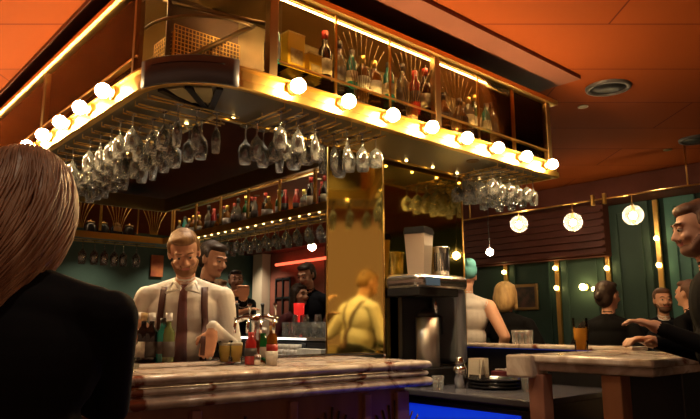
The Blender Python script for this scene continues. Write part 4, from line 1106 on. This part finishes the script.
for i in range(1, 46):
    cx, cy, cz, ra, rb = hair_ring(i / 45); row = []
    for a_ in range(NA):
        a = 2 * PI * a_ / NA; ph = i * .05
        g_ = 1 + .016 * math.sin(a * 23 + 2 * math.sin(ph * 2)) + .011 * math.sin(a * 41 + ph * 3) + .03 * math.sin(a * 5 + i * .16) * (i / 45)
        row.append(m.bm.verts.new(Hd(cx + ra * g_ * math.cos(a), cy + rb * g_ * math.sin(a), cz)))
    rings.append(row)
for A_, B_ in zip(rings, rings[1:]):
    for q_ in range(NA): m.bm.faces.new((A_[q_], A_[(q_ + 1) % NA], B_[(q_ + 1) % NA], B_[q_])).smooth = True
m.bm.faces.new(rings[0]); m.bm.faces.new(rings[-1][::-1])
ho = m.build('hair', hair_fg, parent=wb)
m = MB()
for i in range(300):
    a = random.uniform(0, 2 * PI); pts = []; e0 = random.uniform(1.0, 1.05); t0 = random.uniform(.04, .3); t1 = random.uniform(.8, 1.04)
    for j in range(11):
        t = t0 + (t1 - t0) * j / 10; cx, cy, cz, ra, rb = hair_ring(t); a2 = a + .10 * math.sin(t * 6 + i)
        pts.append(Hd(cx + ra * e0 * math.cos(a2), cy + rb * e0 * math.sin(a2), cz))
    m.tube(pts, [.0008 + .0022 * math.sin(PI * (.08 + .88 * j / 10)) for j in range(11)], 5)
m.build('hair_strands', hair_fg, parent=ho)
coat.node_tree.nodes['Principled BSDF'].inputs['Specular IOR Level'].default_value = .15
# ------------------------------------------------------------------ lights
def light(kind, name, loc, energy, col=(1, .8, .55), size=.3, rotm=None, **kw):
    l = bpy.data.lights.new(name, kind); l.energy = energy; l.color = col
    if kind == 'AREA': l.size = size
    else: l.shadow_soft_size = size
    for a_, b_ in kw.items(): setattr(l, a_, b_)
    o = bpy.data.objects.new(name, l); COL.objects.link(o); o.location = loc
    if rotm: o.rotation_euler = rotm
    return o
def downlight(x, y, z, e, col=(1, .80, .55), ang=1.5, lab=None):
    r = empty('ceiling_downlight', lab, 'ceiling light', (x, y, z), group='recessed downlights')
    MB().lathe([(.0, -.002), (.035, -.002), (.05, -.006), (.05, 0)], n=20).build('trim_ring', brass_dark, parent=r)
    l = light('SPOT', 'downlight', (x, y, z - .02), e, col, .05, (0, 0, 0), spot_size=ang, spot_blend=.6); return l
for (x, y, e) in [(2.25, 3.75, 95), (2.9, 3.75, 35), (2.3, 5.3, 45), (3.6, 5.2, 40), (3.6, 7.2, 40), (2.6, 7.6, 30)]:
    downlight(x, y, CZ - .037, e, lab='small recessed downlight in the brown ceiling over the island')
for (x, y, e) in [(5.6, 7.0, 45), (5.6, 5.0, 30), (5.6, 8.6, 40), (5.6, 2.9, 18), (7.6, 5.2, 26), (7.0, 8.0, 24), (2.0, 1.2, 44), (.2, 1.0, 16), (5.4, 1.2, 14), (7.8, 3.0, 24)]:
    downlight(x, y, CZ - .002, e, lab='added fill downlight in the orange ceiling over the guests')  # added fill lights, not room fittings: brighten guests, bar front and walls
downlight(3.78, 2.86, ZB + .008, 12, lab='added fill spot under the canopy over the service counter')  # added fill spot, lifts the items on the service counter
for (x, y, e) in [(4.8, 13.1, 90), (6.6, 13.1, 120), (8.2, 13.0, 190), (7.9, 10.6, 60), (1.6, 8.6, 30)]:
    downlight(x, y, CZ - .002, e, ang=1.9, lab='added fill downlight in the orange ceiling along the far wall')  # added fill lights that brighten the far walls and far shelf glasses
w = bpy.data.worlds.new('world'); sc.world = w; w.use_nodes = True
w.node_tree.nodes['Background'].inputs[0].default_value = (.60, .30, .16, 1); w.node_tree.nodes['Background'].inputs[1].default_value = .30
sc.view_settings.view_transform = 'Standard'; sc.view_settings.look = 'None'; sc.view_settings.gamma = 1; sc.view_settings.exposure = .5
sc.cycles.max_bounces = 14; sc.cycles.transparent_max_bounces = 24; sc.cycles.transmission_bounces = 10; sc.cycles.glossy_bounces = 5; sc.cycles.diffuse_bounces = 3
sc.cycles.sample_clamp_indirect = 6; sc.cycles.caustics_reflective = False; sc.cycles.caustics_refractive = False
